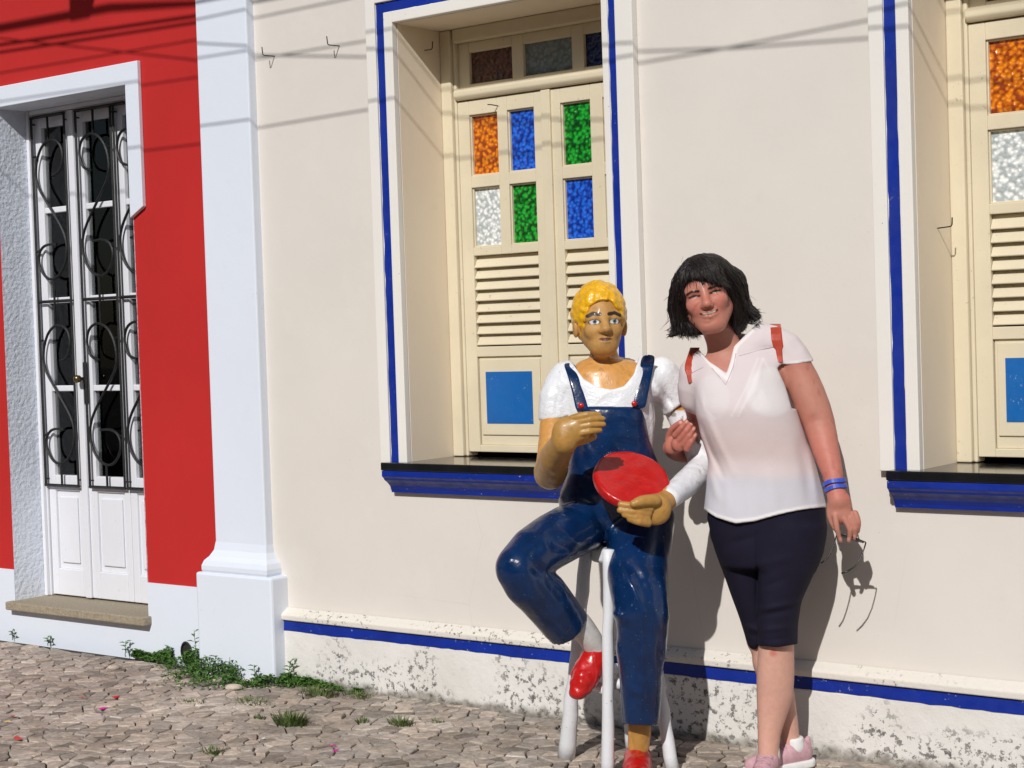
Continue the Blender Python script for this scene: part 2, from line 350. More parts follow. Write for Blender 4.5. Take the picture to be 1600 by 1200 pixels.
def build_window(cx, dz):
    zo = dz
    # architrave: inner band, recessed stripe, outer band
    W, T, Bz = .485, 2.62+dz, .92+dz
    def ring(a, b, y0, mb, ra, rb):               # frame between half-widths a<b on the left and top, ra<rb on the right
        mb.box(cx-b, cx-a, y0, -.001, Bz, T+b-W); mb.box(cx+ra, cx+rb, y0, -.001, Bz, T+b-W)
        mb.box(cx-a, cx+ra, y0, -.001, T+a-W, T+b-W); return mb
    su = ring(W+.001, W+.0445, -.030, MB(), W+.001, W+.027); ring(W+.0855, W+.135, -.034, su, W+.060, W+.132)
    su = su.build('window_surround', MAT['cream_trim'], cream, .003)
    st = MB()                                     # hand-painted stripe: its edges waver a little
    def waver(a, b, n, vertical, lo, hi):
        for k in (0, 1): pass
        L_ = [lo+random.gauss(0, .0010) for _ in range(n+1)]; H_ = [hi+random.gauss(0, .0010) for _ in range(n+1)]; u = np.linspace(a, b, n+1); y0 = -.0245
        V_ = [(L_[i], y0, u[i]) for i in range(n+1)]+[(H_[i], y0, u[i]) for i in range(n+1)] if vertical else [(u[i], y0, L_[i]) for i in range(n+1)]+[(u[i], y0, H_[i]) for i in range(n+1)]
        st.add(V_, [(i, i+1, n+2+i, n+1+i) for i in range(n)])
    ring(W+.0445, W+.0855, -.024, MB(), W+.027, W+.060).build('stripe_bed', MAT['cream_trim'], su)
    waver(Bz+.002, T+.0855, 40, True, cx-W-.0845, cx-W-.0455); waver(Bz+.002, T+.0855, 40, True, cx+W+.028, cx+W+.059); waver(cx-W-.0455, cx+W+.028, 26, False, T+.0455, T+.0845)
    st.build('blue_stripe', MAT['stripe'], su)
    sill = MB().box(cx-.577, cx+.577, -.083, .26, .895+zo, .926+zo).build('window_sill', MAT['granite'], cream, .004)
    prof = [(-.002,.894),(-.079,.894),(-.080,.872),(-.070,.864),(-.066,.857),(-.050,.846),(-.035,.832),(-.027,.818),(-.025,.805),(-.002,.805)]
    MB().prism_x([(y, z+zo) for y, z in prof], cx-.575, cx+.575).build('sill_moulding', MAT['blue'], sill, .0015)
    # fixed frame with rounded stop, transom
    y0 = .262
    fr = MB()
    for s in (-1, 1):
        xa, xb = sorted((cx+s*.484, cx+s*.432)); fr.box(xa, xb, y0-.012, .33, .927+zo, 2.619+zo)
        xa, xb = sorted((cx+s*.432, cx+s*.418)); fr.box(xa, xb, y0+.004, .33, .927+zo, 2.619+zo)
    fr.box(cx-.418, cx+.418, y0-.012, .33, 2.565+zo, 2.619+zo)
    fr.prism_x([(y0+.03,2.385+zo),(y0-.006,2.383+zo),(y0-.016,2.372+zo),(y0-.016,2.352+zo),(y0-.004,2.338+zo),(y0+.03,2.336+zo)], cx-.419, cx+.419)
    f = fr.build('window_frame', MAT['wood'], cream, .005)
    tr = MB(); xs = [cx-.418, cx-.362, cx-.150, cx-.095, cx+.135, cx+.19, cx+.362, cx+.418]
    for k in (0, 2, 4, 6): tr.box(xs[k], xs[k+1], y0+.022, .32, 2.386+zo, 2.564+zo)
    for k in (1, 3, 5):
        tr.box(xs[k], xs[k+1], y0+.022, .32, 2.386+zo, 2.400+zo); tr.box(xs[k], xs[k+1], y0+.022, .32, 2.524+zo, 2.564+zo)
    tl = tr.build('transom_light', MAT['wood'], cream, .003)
    for k, g in ((1, 'glass_brown'), (3, 'glass_grey'), (5, 'glass_navy')):
        MB().box(xs[k]-.003, xs[k+1]+.003, y0+.038, y0+.042, 2.397+zo, 2.527+zo).build('pane', MAT[g], tl)
    # two casements
    def casement(x0, x1, p0, p1, p2, p3, cols, lead):
        yf, yb = y0+.008, y0+.045
        z = lambda v: v+zo
        st = MB()
        for a, b in ((x0, p0), (p1, p2), (p3, x1)): st.box(a, b, yf, yb, z(1.722 if (a, b) == (p1, p2) else .945), z(2.333))
        for a, b in ((p0, p1), (p2, p3)):
            st.box(a, b, yf, yb, z(2.276), z(2.333)); st.box(a, b, yf, yb, z(1.990), z(2.036)); st.box(a, b, yf, yb, z(1.722), z(1.755))
        st.box(p0, p3, yf, yb, z(1.322), z(1.362)); st.box(p0, p3, yf, yb, z(.945), z(.972))
        # glazing beads, a step behind the face
        for a, b in ((p0, p1), (p2, p3)):
            for c, d in ((2.036, 2.276), (1.755, 1.990)):
                st.box(a, a+.006, yf+.008, yb-.006, z(c), z(d)); st.box(b-.006, b, yf+.008, yb-.006, z(c), z(d)); st.box(a, b, yf+.0081, yb-.006, z(d-.006), z(d)); st.box(a, b, yf+.0081, yb-.006, z(c), z(c+.006))
        if lead: st.box(x1-.012, x1+.03, yf-.012, yf-.0005, z(.945), z(2.333))
        cs = st.build('casement', MAT['wood'], cream, .0025)
        k = 0
        for c, d in ((2.036, 2.276), (1.755, 1.990)):
            for a, b in ((p0, p1), (p2, p3)):
                MB().box(a+.002, b-.002, yf+.02, yf+.025, z(c+.002), z(d-.002)).build('pane', MAT['glass_'+cols[k]], cs); k += 1
        n = 8; h = (1.716-1.366)/n
        for i in range(n):
            zz = 1.716-h*(i+.5); t = random.uniform(-.002, .002)
            # a tilted louvre blade: front edge low
            MB().prism_x([(yf+.003+t, z(zz-h*.48)), (yf+.001+t, z(zz-h*.40)), (yf+.030, z(zz+h*.62)), (yf+.036, z(zz+h*.58)), (yf+.011+t, z(zz-h*.48))], p0+.001, p3-.001).build('slat', MAT['wood'], cs, .001)
        MB().box(p0, p3, yf+.03, yf+.034, z(1.362), z(1.722)).build('louvre_backing', MAT['dark'], cs)
        pn = MB().box(p0+.002, p3-.002, yf+.010, yb-.004, z(.972), z(1.322)).build('panel', MAT['wood'], cs, .003)
        MB().box(p0+.012, p3-.012, yf+.003, yf+.0095, z(1.012), z(1.312)).build('raised_field', MAT['wood'], cs, .006)
        MB().box(p0+.040, p3-.050, yf+.0005, yf+.0028, z(1.058), z(1.262)).build('blue_square', MAT['panel_blue'], cs, .0005)
        return cs
    casement(cx-.417, cx+.012, cx-.361, cx-.221, cx-.173, cx-.043, ('orange', 'blue', 'clear', 'green'), True)
    casement(cx+.022, cx+.417, cx+.082, cx+.220, cx+.276, cx+.372, ('green', 'orange', 'blue', 'clear'), False)
for cx, dz in WX: build_window(cx, dz)
def hook(pts, r=.0022):
    MB().tube(pts, r, 6).build('wire_hook', MAT['iron'], cream, smooth=True)
for x, z in ((-5.009, 2.581), (-4.645, 2.576)):
    hook([(x+.018, 0, z-.002), (x+.015, -.055, z-.004), (x+.012, -.06, z+.0), (x+.010, -.062, z+.03)])
hook([(-4.319, .16, 2.535), (-4.285, .16, 2.535), (-4.28, .16, 2.54), (-4.278, .16, 2.565)])
hook([(-2.203, .15, 1.70), (-2.15, .13, 1.702), (-2.146, .13, 1.708), (-2.144, .128, 1.73)])
hook([(-4.05, .27, 2.298), (-4.055, .235, 2.30), (-4.07, .232, 2.302)])

red = empty('red_house', (-6.4, .2, 0), 'red plastered house with white base and tall white door beside the cream house', 'house')
RY = .04
def build_red():
    mb = MB(); D = (-6.935, -5.955, .19, 2.575)
    wall_cells([-14, D[0], D[1], -5.2], [.343, D[3], 4.9], [(D[0], D[1], -1, D[3])], RY, mb)
    mb.add([(-14,RY,4.9),(-5.13,RY,4.9),(-5.13,6,4.9),(-14,6,4.9)], [(0,1,2,3)])
    mb.add([(-5.13,RY,4.6),(-5.13,6,4.6),(-5.13,6,4.9),(-5.13,RY,4.9)], [(0,1,2,3)])
    mb.add([(-14,RY,-.05),(-14,6,-.05),(-14,6,4.9),(-14,RY,4.9)], [(0,1,2,3)])
    mb.build('wall', MAT['red'], red)
    base = MB(); wall_cells([-14, D[0], D[1], -5.2], [-.05, .155, .343], [(D[0], D[1], .155, .5)], RY-.006, base)
    base.add([(-14,RY-.006,.343),(D[0],RY-.006,.343),(D[0],RY+.01,.343),(-14,RY+.01,.343)], [(0,1,2,3)]).add([(D[1],RY-.006,.343),(-5.2,RY-.006,.343),(-5.2,RY+.01,.343),(D[1],RY+.01,.343)], [(0,1,2,3)])
    base.build('wall_base', MAT['white'], red)
    rv = MB(); reveal(rv, D[0], D[1], .19, D[3], RY-.005, .245, False); rv.build('door_reveal', MAT['rough_white'], red)
    # surround: lintel with a short drop each side, cut to a point
    su = MB(); xi, xo = D[1], D[1]+.088; xl, xlo = D[0], D[0]-.088
    su.prism_y([(xlo, D[3]+.098), (xo, D[3]+.098), (xo, 2.028), (xi, 1.983), (xi, D[3]), (xl, D[3]), (xl, 1.983), (xlo, 2.028)], RY-.022, RY-.0005)
    su.build('door_surround', MAT['white'], red, .003)
    st = MB().box(-6.955, -5.935, -.012, .29, .152, .192).build('threshold', MAT['slab'], red, .006)
    # door frame, three leaves seen
    fr = MB(); fr.box(D[0]+.001, -6.912, .206, .31, .193, 2.574); fr.box(-6.912, -6.902, .222, .31, .193, 2.574)
    fr.box(D[1]-.03, D[1]-.001, .206, .31, .193, 2.574); fr.box(-6.902, D[1]-.03, .206, .31, 2.553, 2.574)
    fr.build('door_frame', MAT['door'], red, .004)
    edges = [-6.90, -6.600, -6.288, -5.987]
    yf, yb = .232, .268
    zr = [.79, 1.215, 1.645, 2.085, 2.488]; hw = .017
    for li in range(3):
        a, b = edges[li]+.0015, edges[li+1]-.0015; m = .05 if li == 0 else .045; n = .062 if li == 0 else .05
        if li == 1: m, n = .065, .04
        p, q = a+m, b-n
        lf = MB(); lf.box(a, p, yf, yb, .2, 2.55); lf.box(q, b, yf, yb, .2, 2.55)
        lf.box(p, q, yf, yb, 2.488, 2.55); lf.box(p, q, yf, yb, .715, .79); lf.box(p, q, yf, yb, .2, .33)
        for zc in zr[1:4]: lf.box(p, q, yf+.004, yb, zc-.014, zc+.014)
        if li < 1: lf.box(b-.03, b+.012, yf-.014, yf-.0005, .2, 2.55)
        d = lf.build('door_leaf', MAT['door'], red, .004)
        for z0, z1 in zip(zr, zr[1:]):
            MB().box(p+.001, q-.001, yf+.02, yf+.024, z0+(.014 if z0 > .8 else 0), z1-(.014 if z1 < 2.4 else 0)).build('pane', MAT['glass'], d)
        MB().box(p, q, yf+.012, yb-.004, .33, .715).build('panel', MAT['door'], d, .002)
        MB().box(p+.025, q-.025, yf+.002, yf+.0115, .36, .685).build('raised_panel', MAT['door'], d, .007)
        # wrought iron grille in front of the glass: border, centre bar and four scrolls
        g = MB(); yg = yf-.022; r = .0066
        gx0, gx1 = {0: (-6.893, -6.640), 1: (-6.553, -6.297), 2: (-6.277, -6.03)}[li]; gz0, gz1 = .742, 2.538; gc = (gx0+gx1)/2
        def bar(x0, z0, x1, z1): g.tube([(x0, yg, z0), (x1, yg, z1)], r*1.15, 4)
        bar(gx0, gz0, gx0, gz1); bar(gx1, gz0, gx1, gz1); bar(gx0-.006, gz0, gx1+.006, gz0); bar(gx0-.006, gz1, gx1+.006, gz1); bar(gx0, 1.640, gx1, 1.640)
        for zz in (gz0+.03, 1.64, gz1-.03):
            for xx in (gx0, gx1): g.tube([(xx, yg, zz), (xx, yf+.004, zz)], .004, 6)
        for zb, zt in ((gz0, 1.640), (1.640, gz1)):
            H = zt-zb; wd = gx1-gx0
            # an S scroll: the upper curl opens to the right, the lower to the left; mirrored on the next leaf
            SC = [(.59,.676),(.78,.69),(.87,.714),(.94,.78),(.85,.848),(.59,.876),(.31,.848),(.13,.775),(.075,.69),(.13,.63),(.24,.585),(.54,.486),(.84,.385),(.95,.305),(.92,.219),(.72,.143),(.465,.114),(.23,.135),(.07,.2),(.076,.262),(.2,.298),(.38,.310),(.63,.305)]
            P_ = [(gx0+wd*(u if li == 0 else 1-u), yg, zb+H*v) for u, v in SC]
            for _ in range(2):
                Q_ = [P_[0]]
                for u, v in zip(P_, P_[1:]): Q_ += [tuple(np.array(u)*.75+np.array(v)*.25), tuple(np.array(u)*.25+np.array(v)*.75)]
                P_ = Q_+[P_[-1]]
            g.tube(P_, r, 6)
            g.tube([(gc, yg, zb+H*.87), (gc, yg, zt)], r*.9, 5); g.tube([(gc, yg, zb+H*.117), (gc, yg, zb)], r*.9, 5)
            for v in (.79, .275): g.tube([(gx0 if li == 0 else gx1, yg, zb+H*v), ((gx0+wd*.1) if li == 0 else (gx1-wd*.1), yg, zb+H*v)], r*.9, 5)
        g.build('iron_grille', MAT['iron'], d)
        if li == 1:
            k = MB(); k.box(-6.592, -6.566, yf-.008, yf, 1.14, 1.34)
            k.tube([(-6.58, yf-.004, 1.262), (-6.58, yf-.045, 1.262)], .008, 8)
            hd = k.build('handle', MAT['iron'], d, .004)
            kb = MB(); kb.tube([(-6.58, yf-.035, 1.262), (-6.58, yf-.04, 1.262), (-6.58, yf-.055, 1.262), (-6.58, yf-.066, 1.262), (-6.58, yf-.07, 1.262)], [.008, .017, .02, .014, .004], 12)
            kb.build('knob', MAT['brass'], d, smooth=True)
    # dark room behind the glass
    rm = MB(); x0, x1, y0, y1, z0, z1 = -7.6, -5.2, .32, 3.4, .18, 3.2
    rm.add([(x0,y0,z0),(x1,y0,z0),(x1,y1,z0),(x0,y1,z0),(x0,y0,z1),(x1,y0,z1),(x1,y1,z1),(x0,y1,z1)], [(0,1,2,3),(7,6,5,4),(1,5,6,2),(2,6,7,3),(3,7,4,0)])
    rm.add([(x0,.315,z0),(D[0],.315,z0),(D[0],.315,z1),(x0,.315,z1)], [(0,1,2,3)]).add([(D[1],.315,z0),(x1,.315,z0),(x1,.315,z1),(D[1],.315,z1)], [(0,1,2,3)]).add([(D[0],.315,2.57),(D[1],.315,2.57),(D[1],.315,z1),(D[0],.315,z1)], [(0,1,2,3)])
    rm.build('entrance_room', MAT['dark'], red)
    # pilaster at the party line with flared base and plinth
    pl = MB().box(-5.410, -5.105, -.043, .3, .42, 4.9).build('pilaster', MAT['white'], red, .006)
    fl = MB(); prof = [(.0, .565), (.006, .53), (.02, .505), (.037, .487), (.045, .466), (.045, .448), (.04, .436)]
    rings = [[(-5.410-o, -.0435-o), (-5.105+o, -.0435-o), (-5.105+o, .1), (-5.410-o, .1)] for o, z in prof]
    vs = [(x, y, z) for rg, (o, z) in zip(rings, prof) for x, y in rg]; fs = []
    for i in range(len(prof)-1):
        for k in range(4): fs.append((i*4+k, i*4+(k+1) % 4, i*4+4+(k+1) % 4, i*4+4+k))
    fl.add(vs, fs); fl.build('flared_base', MAT['white'], pl, .003)
    MB().box(-5.486, -5.028, -.095, .1, -.05, .437).build('plinth', MAT['white'], pl, .010)
    dr = MB()
    # drain spout in the wall foot; its hollow's shade is a dark-painted disc
    n = 16; ring = lambda r, y: [(-5.705+math.cos(2*math.pi*k/n)*r, y, .052+math.sin(2*math.pi*k/n)*r*1.25) for k in range(n)]
    vs = ring(.038, RY-.012)+ring(.031, RY-.014)+ring(.031, RY-.0065)+ring(.0001, RY-.0066)
    fs = [(j*n+k, j*n+(k+1) % n, (j+1)*n+(k+1) % n, (j+1)*n+k) for j in range(3) for k in range(n)]
    dr.add(vs, fs).build('drain_pipe', MAT['dark'], red)
build_red()

# a white plastic chair inside, seen through the door glass
def inside_chair():
    t = empty('plastic_chair', (-6.87, .62, .18), 'white plastic chair inside the room behind the door glass', 'chair')
    m = paint('white plastic', (.8, .8, .78), .35, .02, .05)
    x, y, z = -6.87, .62, .18
    s = MB().prism_x([(y-.22,z+.42),(y-.24,z+.44),(y-.2,z+.455),(y+.2,z+.44),(y+.2,z+.42)], x-.22, x+.22).build('seat', m, t, .01)
    MB().prism_x([(y+.19,z+.42),(y+.29,z+.86),(y+.27,z+.87),(y+.17,z+.44)], x-.21, x+.21).build('backrest', m, t, .02)
    for a in (-.2, .2):
        for b, c in ((-.2, -.03), (.2, .04)): MB().tube([(x+a, y+b, z+.43), (x+a*1.12, y+b+c, z)], [.022, .016], 8).build('leg', m, t)
        MB().tube([(x+a*1.1, y-.21, z+.43), (x+a*1.15, y-.2, z+.64), (x+a*1.12, y+.22, z+.66)], .018, 8).build('armrest', m, t)
inside_chair()

# houses added behind the photographer to close the sky; they show only in reflections
for k, (x0, x1, h, c) in enumerate(((-16, -7.5, 4.6, (150, 120, 92)), (-7.4, 1.2, 5.0, (128, 138, 128)), (1.3, 10, 4.4, (160, 140, 110)))):
    t = empty('added_opposite_house', ((x0+x1)/2, -12, 0), ('tan', 'grey green', 'sand coloured')[k]+' unseen house added across the street to close the sky', 'house', 'unseen houses added across the street')
    mb = MB(); y = -10.5; n = 3; w = (x1-x0)/n
    holes = [(x0+w*(i+.5)-.5, x0+w*(i+.5)+.5, .2 if i == 1 else .9, 2.6) for i in range(n)]
    wall_cells(sorted({x0, x1} | {v for h_ in holes for v in h_[:2]}), [-.05, .2, .9, 2.6, h], holes, y, mb)
    for h_ in holes: reveal(mb, *h_, y, y-.25)
    mb.add([(x0,y,-.05),(x0,y-7,-.05),(x0,y-7,h),(x0,y,h)], [(0,1,2,3)]).add([(x1,y,-.05),(x1,y-7,-.05),(x1,y-7,h),(x1,y,h)], [(0,1,2,3)])
    mb.build('wall', plaster('opposite wall', lin(*c), .06), t)
    MB().prism_x([(y+.25, h-.02), (y+.25, h+.05), (y-3.5, h+1.5), (y-7.2, h+.05), (y-7.2, h-.02)], x0, x1).build('roof', paint('roof tile', (.2, .07, .04), .8, .2), t)
    for i, h_ in enumerate(holes): MB().box(h_[0]+.01, h_[1]-.01, y-.26, y-.2, h_[2]+.01, h_[3]-.01).build('door' if i == 1 else 'shutter', paint('opposite wood', (.12, .09, .06), .5), t)

# overhead cables: only their shadows reach the picture
def cable(pts, r, label, t=1.5, name='overhead_cable'):
    k = t/abs(SUNV.y)
    P_ = [Vector((x, 0, z))+SUNV*k for x, z in pts]
    a, b = P_[0], P_[1]; P_ = [a+(a-b).normalized()*9]+P_
    a, b = P_[-1], P_[-2]; P_ = P_+[a+(a-b).normalized()*9]
    o = MB().tube(P_, r, 8).build(name, MAT['iron'], None, smooth=True); tag(o, label, 'cable', 'cables strung along the street above the picture'); return o
CAB = [([(-6.88, 2.94), (-5.5, 2.663), (-5.144, 2.603), (-4.486, 2.513), (-3.5, 2.40), (-2.835, 2.335), (-2.355, 2.304), (-1.2, 2.24)], .0032, 'sagging cable whose shadow slants down across both walls'),
       ([(-6.89, 2.772), (-5.5, 2.748), (-4.6, 2.752), (-3, 2.79)], .0032, 'cable whose shadow runs just above the door lintel'),
       ([(-6.9, 2.615), (-5.137, 2.581), (-4.483, 2.575), (-3, 2.58)], .003, 'cable whose shadow crosses the door lintel'),
       ([(-5.886, 2.306), (-5.13, 2.297), (-4.482, 2.307), (-2.9, 2.338), (-2.353, 2.36)], .0032, 'lowest cable whose shadow crosses the coloured panes'),
       ([(-6.88, 2.906), (-5.5, 2.85), (-4, 2.83)], .007, 'thick cable whose shadow crosses the top of the red wall'),
       ([(-6.88, 2.87), (-5.5, 2.822), (-4, 2.80)], .006, 'cable paired below the thick cable over the red wall')]
for p, r, lab in CAB: cable(p, r, lab)
def bundle():
    k = 1.9/abs(SUNV.y); q = lambda x, z: Vector((x, 0, z))+SUNV*k
    t = empty('cable_bundle', q(-6.25, 3.0), 'heavy cable bundle with hanging splice box above the red house', 'cable')
    MB().tube([q(-16, 3.26), q(-6.876, 2.985), q(-6.05, 2.965), q(-5.5, 2.905), q(-5.1, 2.86), q(-4.6, 2.845), q(-3.6, 2.85), q(8, 3.0)], [.018, .018, .018, .012, .011, .011, .011, .011], 10).build('bundle', MAT['iron'], t, smooth=True)
    c = q(-6.24, 3.07); MB().box(c.x-.075, c.x+.075, c.y-.06, c.y+.06, c.z-.09, c.z+.12).build('splice_box', MAT['iron'], t, .01)
bundle()

# ------------------------------------------------------------------ figure modelling: implicit surfaces meshed into one skin
from mathutils.bvhtree import BVHTree
def proj(p):
    d = p-CAMPOS; Z = d@AX_F
    return 800+FPX*(d@AX_R)/Z, 600-FPX*(d@AX_U)/Z, Z
_rk = RNG.normal(size=(24, 3)); _rk /= np.linalg.norm(_rk, axis=1)[:, None]; _rp = RNG.uniform(0, 6.28, 24)
def wobble(p, freq, n=8, seed=0):
    a = np.zeros(len(p))
    for i in range(n):
        k = _rk[(i+seed) % 24]*freq*(.6+.11*i); a += np.sin(p@k+_rp[(i*5+seed) % 24]+1.3*np.sin(p@_rk[(i+seed+7) % 24]*freq*.5+i))
    return a/n
_near = np.round(np.arange(17)/4).astype(int)
class SDF:
    def __init__(s): s.p = []; s.disp = None; s.cre = []
    def _a(s, op, fn, c, r, k): s.p.append((op, fn, np.array(c, float), r, k)); return s
    def cone(s, a, b, ra, rb, k=.015, op='u'):
        a, b = np.array(a, float), np.array(b, float); ba = b-a; L2 = ba@ba+1e-12
        def fn(p):
            q = p-a; h = np.clip(q@ba/L2, 0, 1); return np.sqrt(((q-h[:, None]*ba)**2).sum(1))-(ra+(rb-ra)*h)
        return s._a(op, fn, (a+b)/2, math.sqrt(L2)/2+max(ra, rb), k)
    def chain(s, pts, k=.012, op='u'):            # [(point, radius)...]
        P_ = np.array([p for p, _ in pts], float); R_ = np.array([r for _, r in pts], float); n = len(pts)
        if n > 2:                                  # smooth limb: Catmull-Rom through the joints, radii likewise
            Q = np.column_stack([P_, R_]); E = np.vstack([2*Q[0]-Q[1], Q, 2*Q[-1]-Q[-2]]); out = []
            m = 2
            for i in range(1, n):
                for u in np.arange(m)/m:
                    a, b, c, d = E[i-1:i+3]; out.append(.5*(2*b+(c-a)*u+(2*a-5*b+4*c-d)*u*u+(3*b-a-3*c+d)*u**3))
            out.append(Q[-1]); Q = np.array(out)
        else: Q = np.column_stack([P_, R_])
        def fn(p):
            best = np.full(len(p), 9.)
            for a, b in zip(Q, Q[1:]):
                ba = b[:3]-a[:3]; q = p-a[:3]; h = np.clip(q@ba/(ba@ba+1e-12), 0, 1); q -= h[:, None]*ba
                np.minimum(best, np.sqrt(np.einsum('ij,ij->i', q, q))-(a[3]+(b[3]-a[3])*h), out=best)
            return best
        c = (Q[:, :3].max(0)+Q[:, :3].min(0))/2
        return s._a(op, fn, c, float((np.linalg.norm(Q[:, :3]-c, axis=1)+Q[:, 3]).max()), k)
    def ell(s, c, r, B=None, k=.015, op='u'):
        c = np.array(c, float); r = np.array(r, float)*np.ones(3); B = np.array(B) if B is not None else np.array([AX_R, AX_U, -AX_F])
        def fn(p):
            q = (p-c)@B.T; k0 = np.sqrt(((q/r)**2).sum(1)); k1 = np.sqrt(((q/r**2)**2).sum(1))+1e-9; return k0*(k0-1)/k1
        return s._a(op, fn, c, float(r.max()), k)
    def loft(s, rows, Z0, k=.02, e=2.3, op='u'):  # rows: (py, left px, right px, back w, front w) seen from the photographer's spot
        R = np.array(rows, float); yy = np.linspace(R[0, 0], R[-1, 0], 160)
        cols = []
        for j in range(1, 5):
            v = np.interp(yy, R[:, 0], R[:, j]); vp = np.pad(v, 8, mode='reflect', reflect_type='odd')
            cols.append(np.convolve(vp, np.hanning(19)[1:-1]/np.hanning(19).sum(), 'valid'))
        sc = Z0/FPX
        def fn(p):
            px, py, Z = proj(p); w = Z0-Z
            l, r, wb, wf = (np.interp(py, yy, c) for c in cols)
            X = (px-(l+r)/2)*sc; A = np.maximum((r-l)/2*sc, .004); Y = w-(wb+wf)/2; Bq = np.maximum((wf-wb)/2, .004)
            q = (np.abs(X/A)**e+np.abs(Y/Bq)**e)**(1/e)+1e-6; rr = np.sqrt(X*X+Y*Y)
            d = np.where(q > .25, rr*(1-1/q), -np.minimum(A, Bq)*.7); dv = np.maximum(R[0, 0]-py, py-R[-1, 0])*sc
            return np.where(np.minimum(-d, -dv) > .03, np.maximum(d, dv), smax(d, dv, .02))
        m = R[:, 1:].mean(0); c = C((m[0]+m[1])/2, (R[0, 0]+R[-1, 0])/2, Z0-(m[2]+m[3])/2)
        rad = math.hypot((R[-1, 0]-R[0, 0])/2, (R[:, 2].max()-R[:, 1].min())/2)*sc+.15
        return s._a(op, fn, c, rad, k)
    def poly(s, pts, Z0, wmin, wmax, op='s', k=.004):   # outline in the picture plane, limited in depth
        Q = np.array(pts, float); sc = Z0/FPX
        def fn(p):
            px, py, Z = proj(p); w = Z0-Z; P2 = np.stack([px, py], 1); d = np.full(len(p), 1e9); ins = np.zeros(len(p), bool)
            for a, b in zip(Q, np.roll(Q, -1, 0)):
                e = b-a; q = P2-a; h = np.clip(q@e/(e@e), 0, 1); d = np.minimum(d, ((q-h[:, None]*e)**2).sum(1))
                cr = (a[1] > py) != (b[1] > py); xi = a[0]+(py-a[1])*(b[0]-a[0])/(b[1]-a[1]+1e-12); ins ^= cr & (px < xi)
            d = np.sqrt(d)*sc*np.where(ins, -1, 1); return np.maximum(d, np.maximum(wmin-w, w-wmax))
        c = C(*Q.mean(0), Z0-(wmin+wmax)/2); rad = np.abs(Q-Q.mean(0)).max()*1.45*sc+(wmax-wmin)/2
        return s._a(op, fn, c, rad, k)
    def cut(s, fn): return s._a('i', fn, (0, 0, 0), 1e9, .002)
    def crease(s, pts, amp, width): s.cre.append((np.array(pts, float), amp, width)); return s
    def ev(s, p, rel=None, full=True):
        d = np.full(len(p), .5)
        for i, (op, fn, c, r, k) in enumerate(s.p):
            if rel is not None and not rel[i]: continue
            v = fn(p)
            if op == 'u': h = np.clip(.5+.5*(d-v)/k, 0, 1); d = d+(v-d)*h-k*h*(1-h)
            elif op == 's': d = smax(d, -v, k)
            else: d = np.maximum(d, v)
        if not full: return d
        if s.cre:
            px, py, _ = proj(p); x0, x1, y0, y1 = px.min(), px.max(), py.min(), py.max(); P2 = np.stack([px, py], 1)
            for Q, amp, wd in s.cre:
                g = 2.6*wd
                if Q[:, 0].min()-g > x1 or Q[:, 0].max()+g < x0 or Q[:, 1].min()-g > y1 or Q[:, 1].max()+g < y0: continue
                m = np.full(len(p), 1e9); hh = np.zeros(len(p)); n = len(Q)-1
                for j in range(n):
                    e = Q[j+1]-Q[j]; q = P2-Q[j]; h = np.clip(q@e/(e@e), 0, 1); dd = ((q-h[:, None]*e)**2).sum(1)
                    t = dd < m; m = np.where(t, dd, m); hh = np.where(t, (j+h)/n, hh)
                d = d-amp*np.exp(-m/(wd*wd))*np.sin(np.clip(hh*.9+.05, 0, 1)*math.pi)**.6
        if s.disp is not None: d = d+s.disp(p)
        return d
    def mesh(s, lo, hi, h, fine=None, hf=None):
        """surface nets on a rectilinear lattice, finer inside the box `fine`"""
        axes = []
        for i in range(3):
            if fine is None: a = np.arange(lo[i], hi[i]+h, h)
            else:
                a = [lo[i]]
                while a[-1] < hi[i]: a.append(a[-1]+(hf if any(b[0][i]-h <= a[-1] < b[1][i] for b in fine) else h))
                a = np.array(a)
            n = (len(a)-2)//16*16+17; a = np.concatenate([a, a[-1]+h*np.arange(1, n-len(a)+1)]); axes.append(a)
        N = [len(a) for a in axes]; V = np.full(N, .5, np.float32)
        cs = np.array([p[2] for p in s.p]); rs = np.array([p[3] for p in s.p]); md = .07
        mg = .004+max([0]+[abs(c[1])*.6 for c in s.cre])+(.004 if s.disp else 0)
        for i in range(0, N[0]-1, 16):
            for j in range(0, N[1]-1, 16):
                for k in range(0, N[2]-1, 16):
                    ax = [axes[0][i:i+17], axes[1][j:j+17], axes[2][k:k+17]]
                    c = np.array([(a[0]+a[-1])/2 for a in ax]); br = math.sqrt(sum((a[-1]-a[0])**2 for a in ax))/2
                    rel = np.sqrt(((cs-c)**2).sum(1))-rs < br+md
                    if not any(rel[q] and s.p[q][0] == 'u' for q in range(len(rel))): continue
                    hm = max(a[1]-a[0] for a in ax)
                    ct = s.ev(np.stack(np.meshgrid(ax[0][::4], ax[1][::4], ax[2][::4], indexing='ij'), -1).reshape(-1, 3), rel, False).reshape(5, 5, 5)
                    up = ct[_near][:, _near][:, :, _near]; m = np.abs(up) < hm*4.2+mg
                    blk = up.astype(np.float32)
                    if m.any():
                        q = np.argwhere(m); blk[m] = s.ev(np.stack([ax[0][q[:, 0]], ax[1][q[:, 1]], ax[2][q[:, 2]]], 1), rel)
                    V[i:i+17, j:j+17, k:k+17] = blk
        return nets(V, axes)
def smax(a, b, k): h = np.clip(.5-.5*(b-a)/k, 0, 1); return b+(a-b)*h+k*h*(1-h)
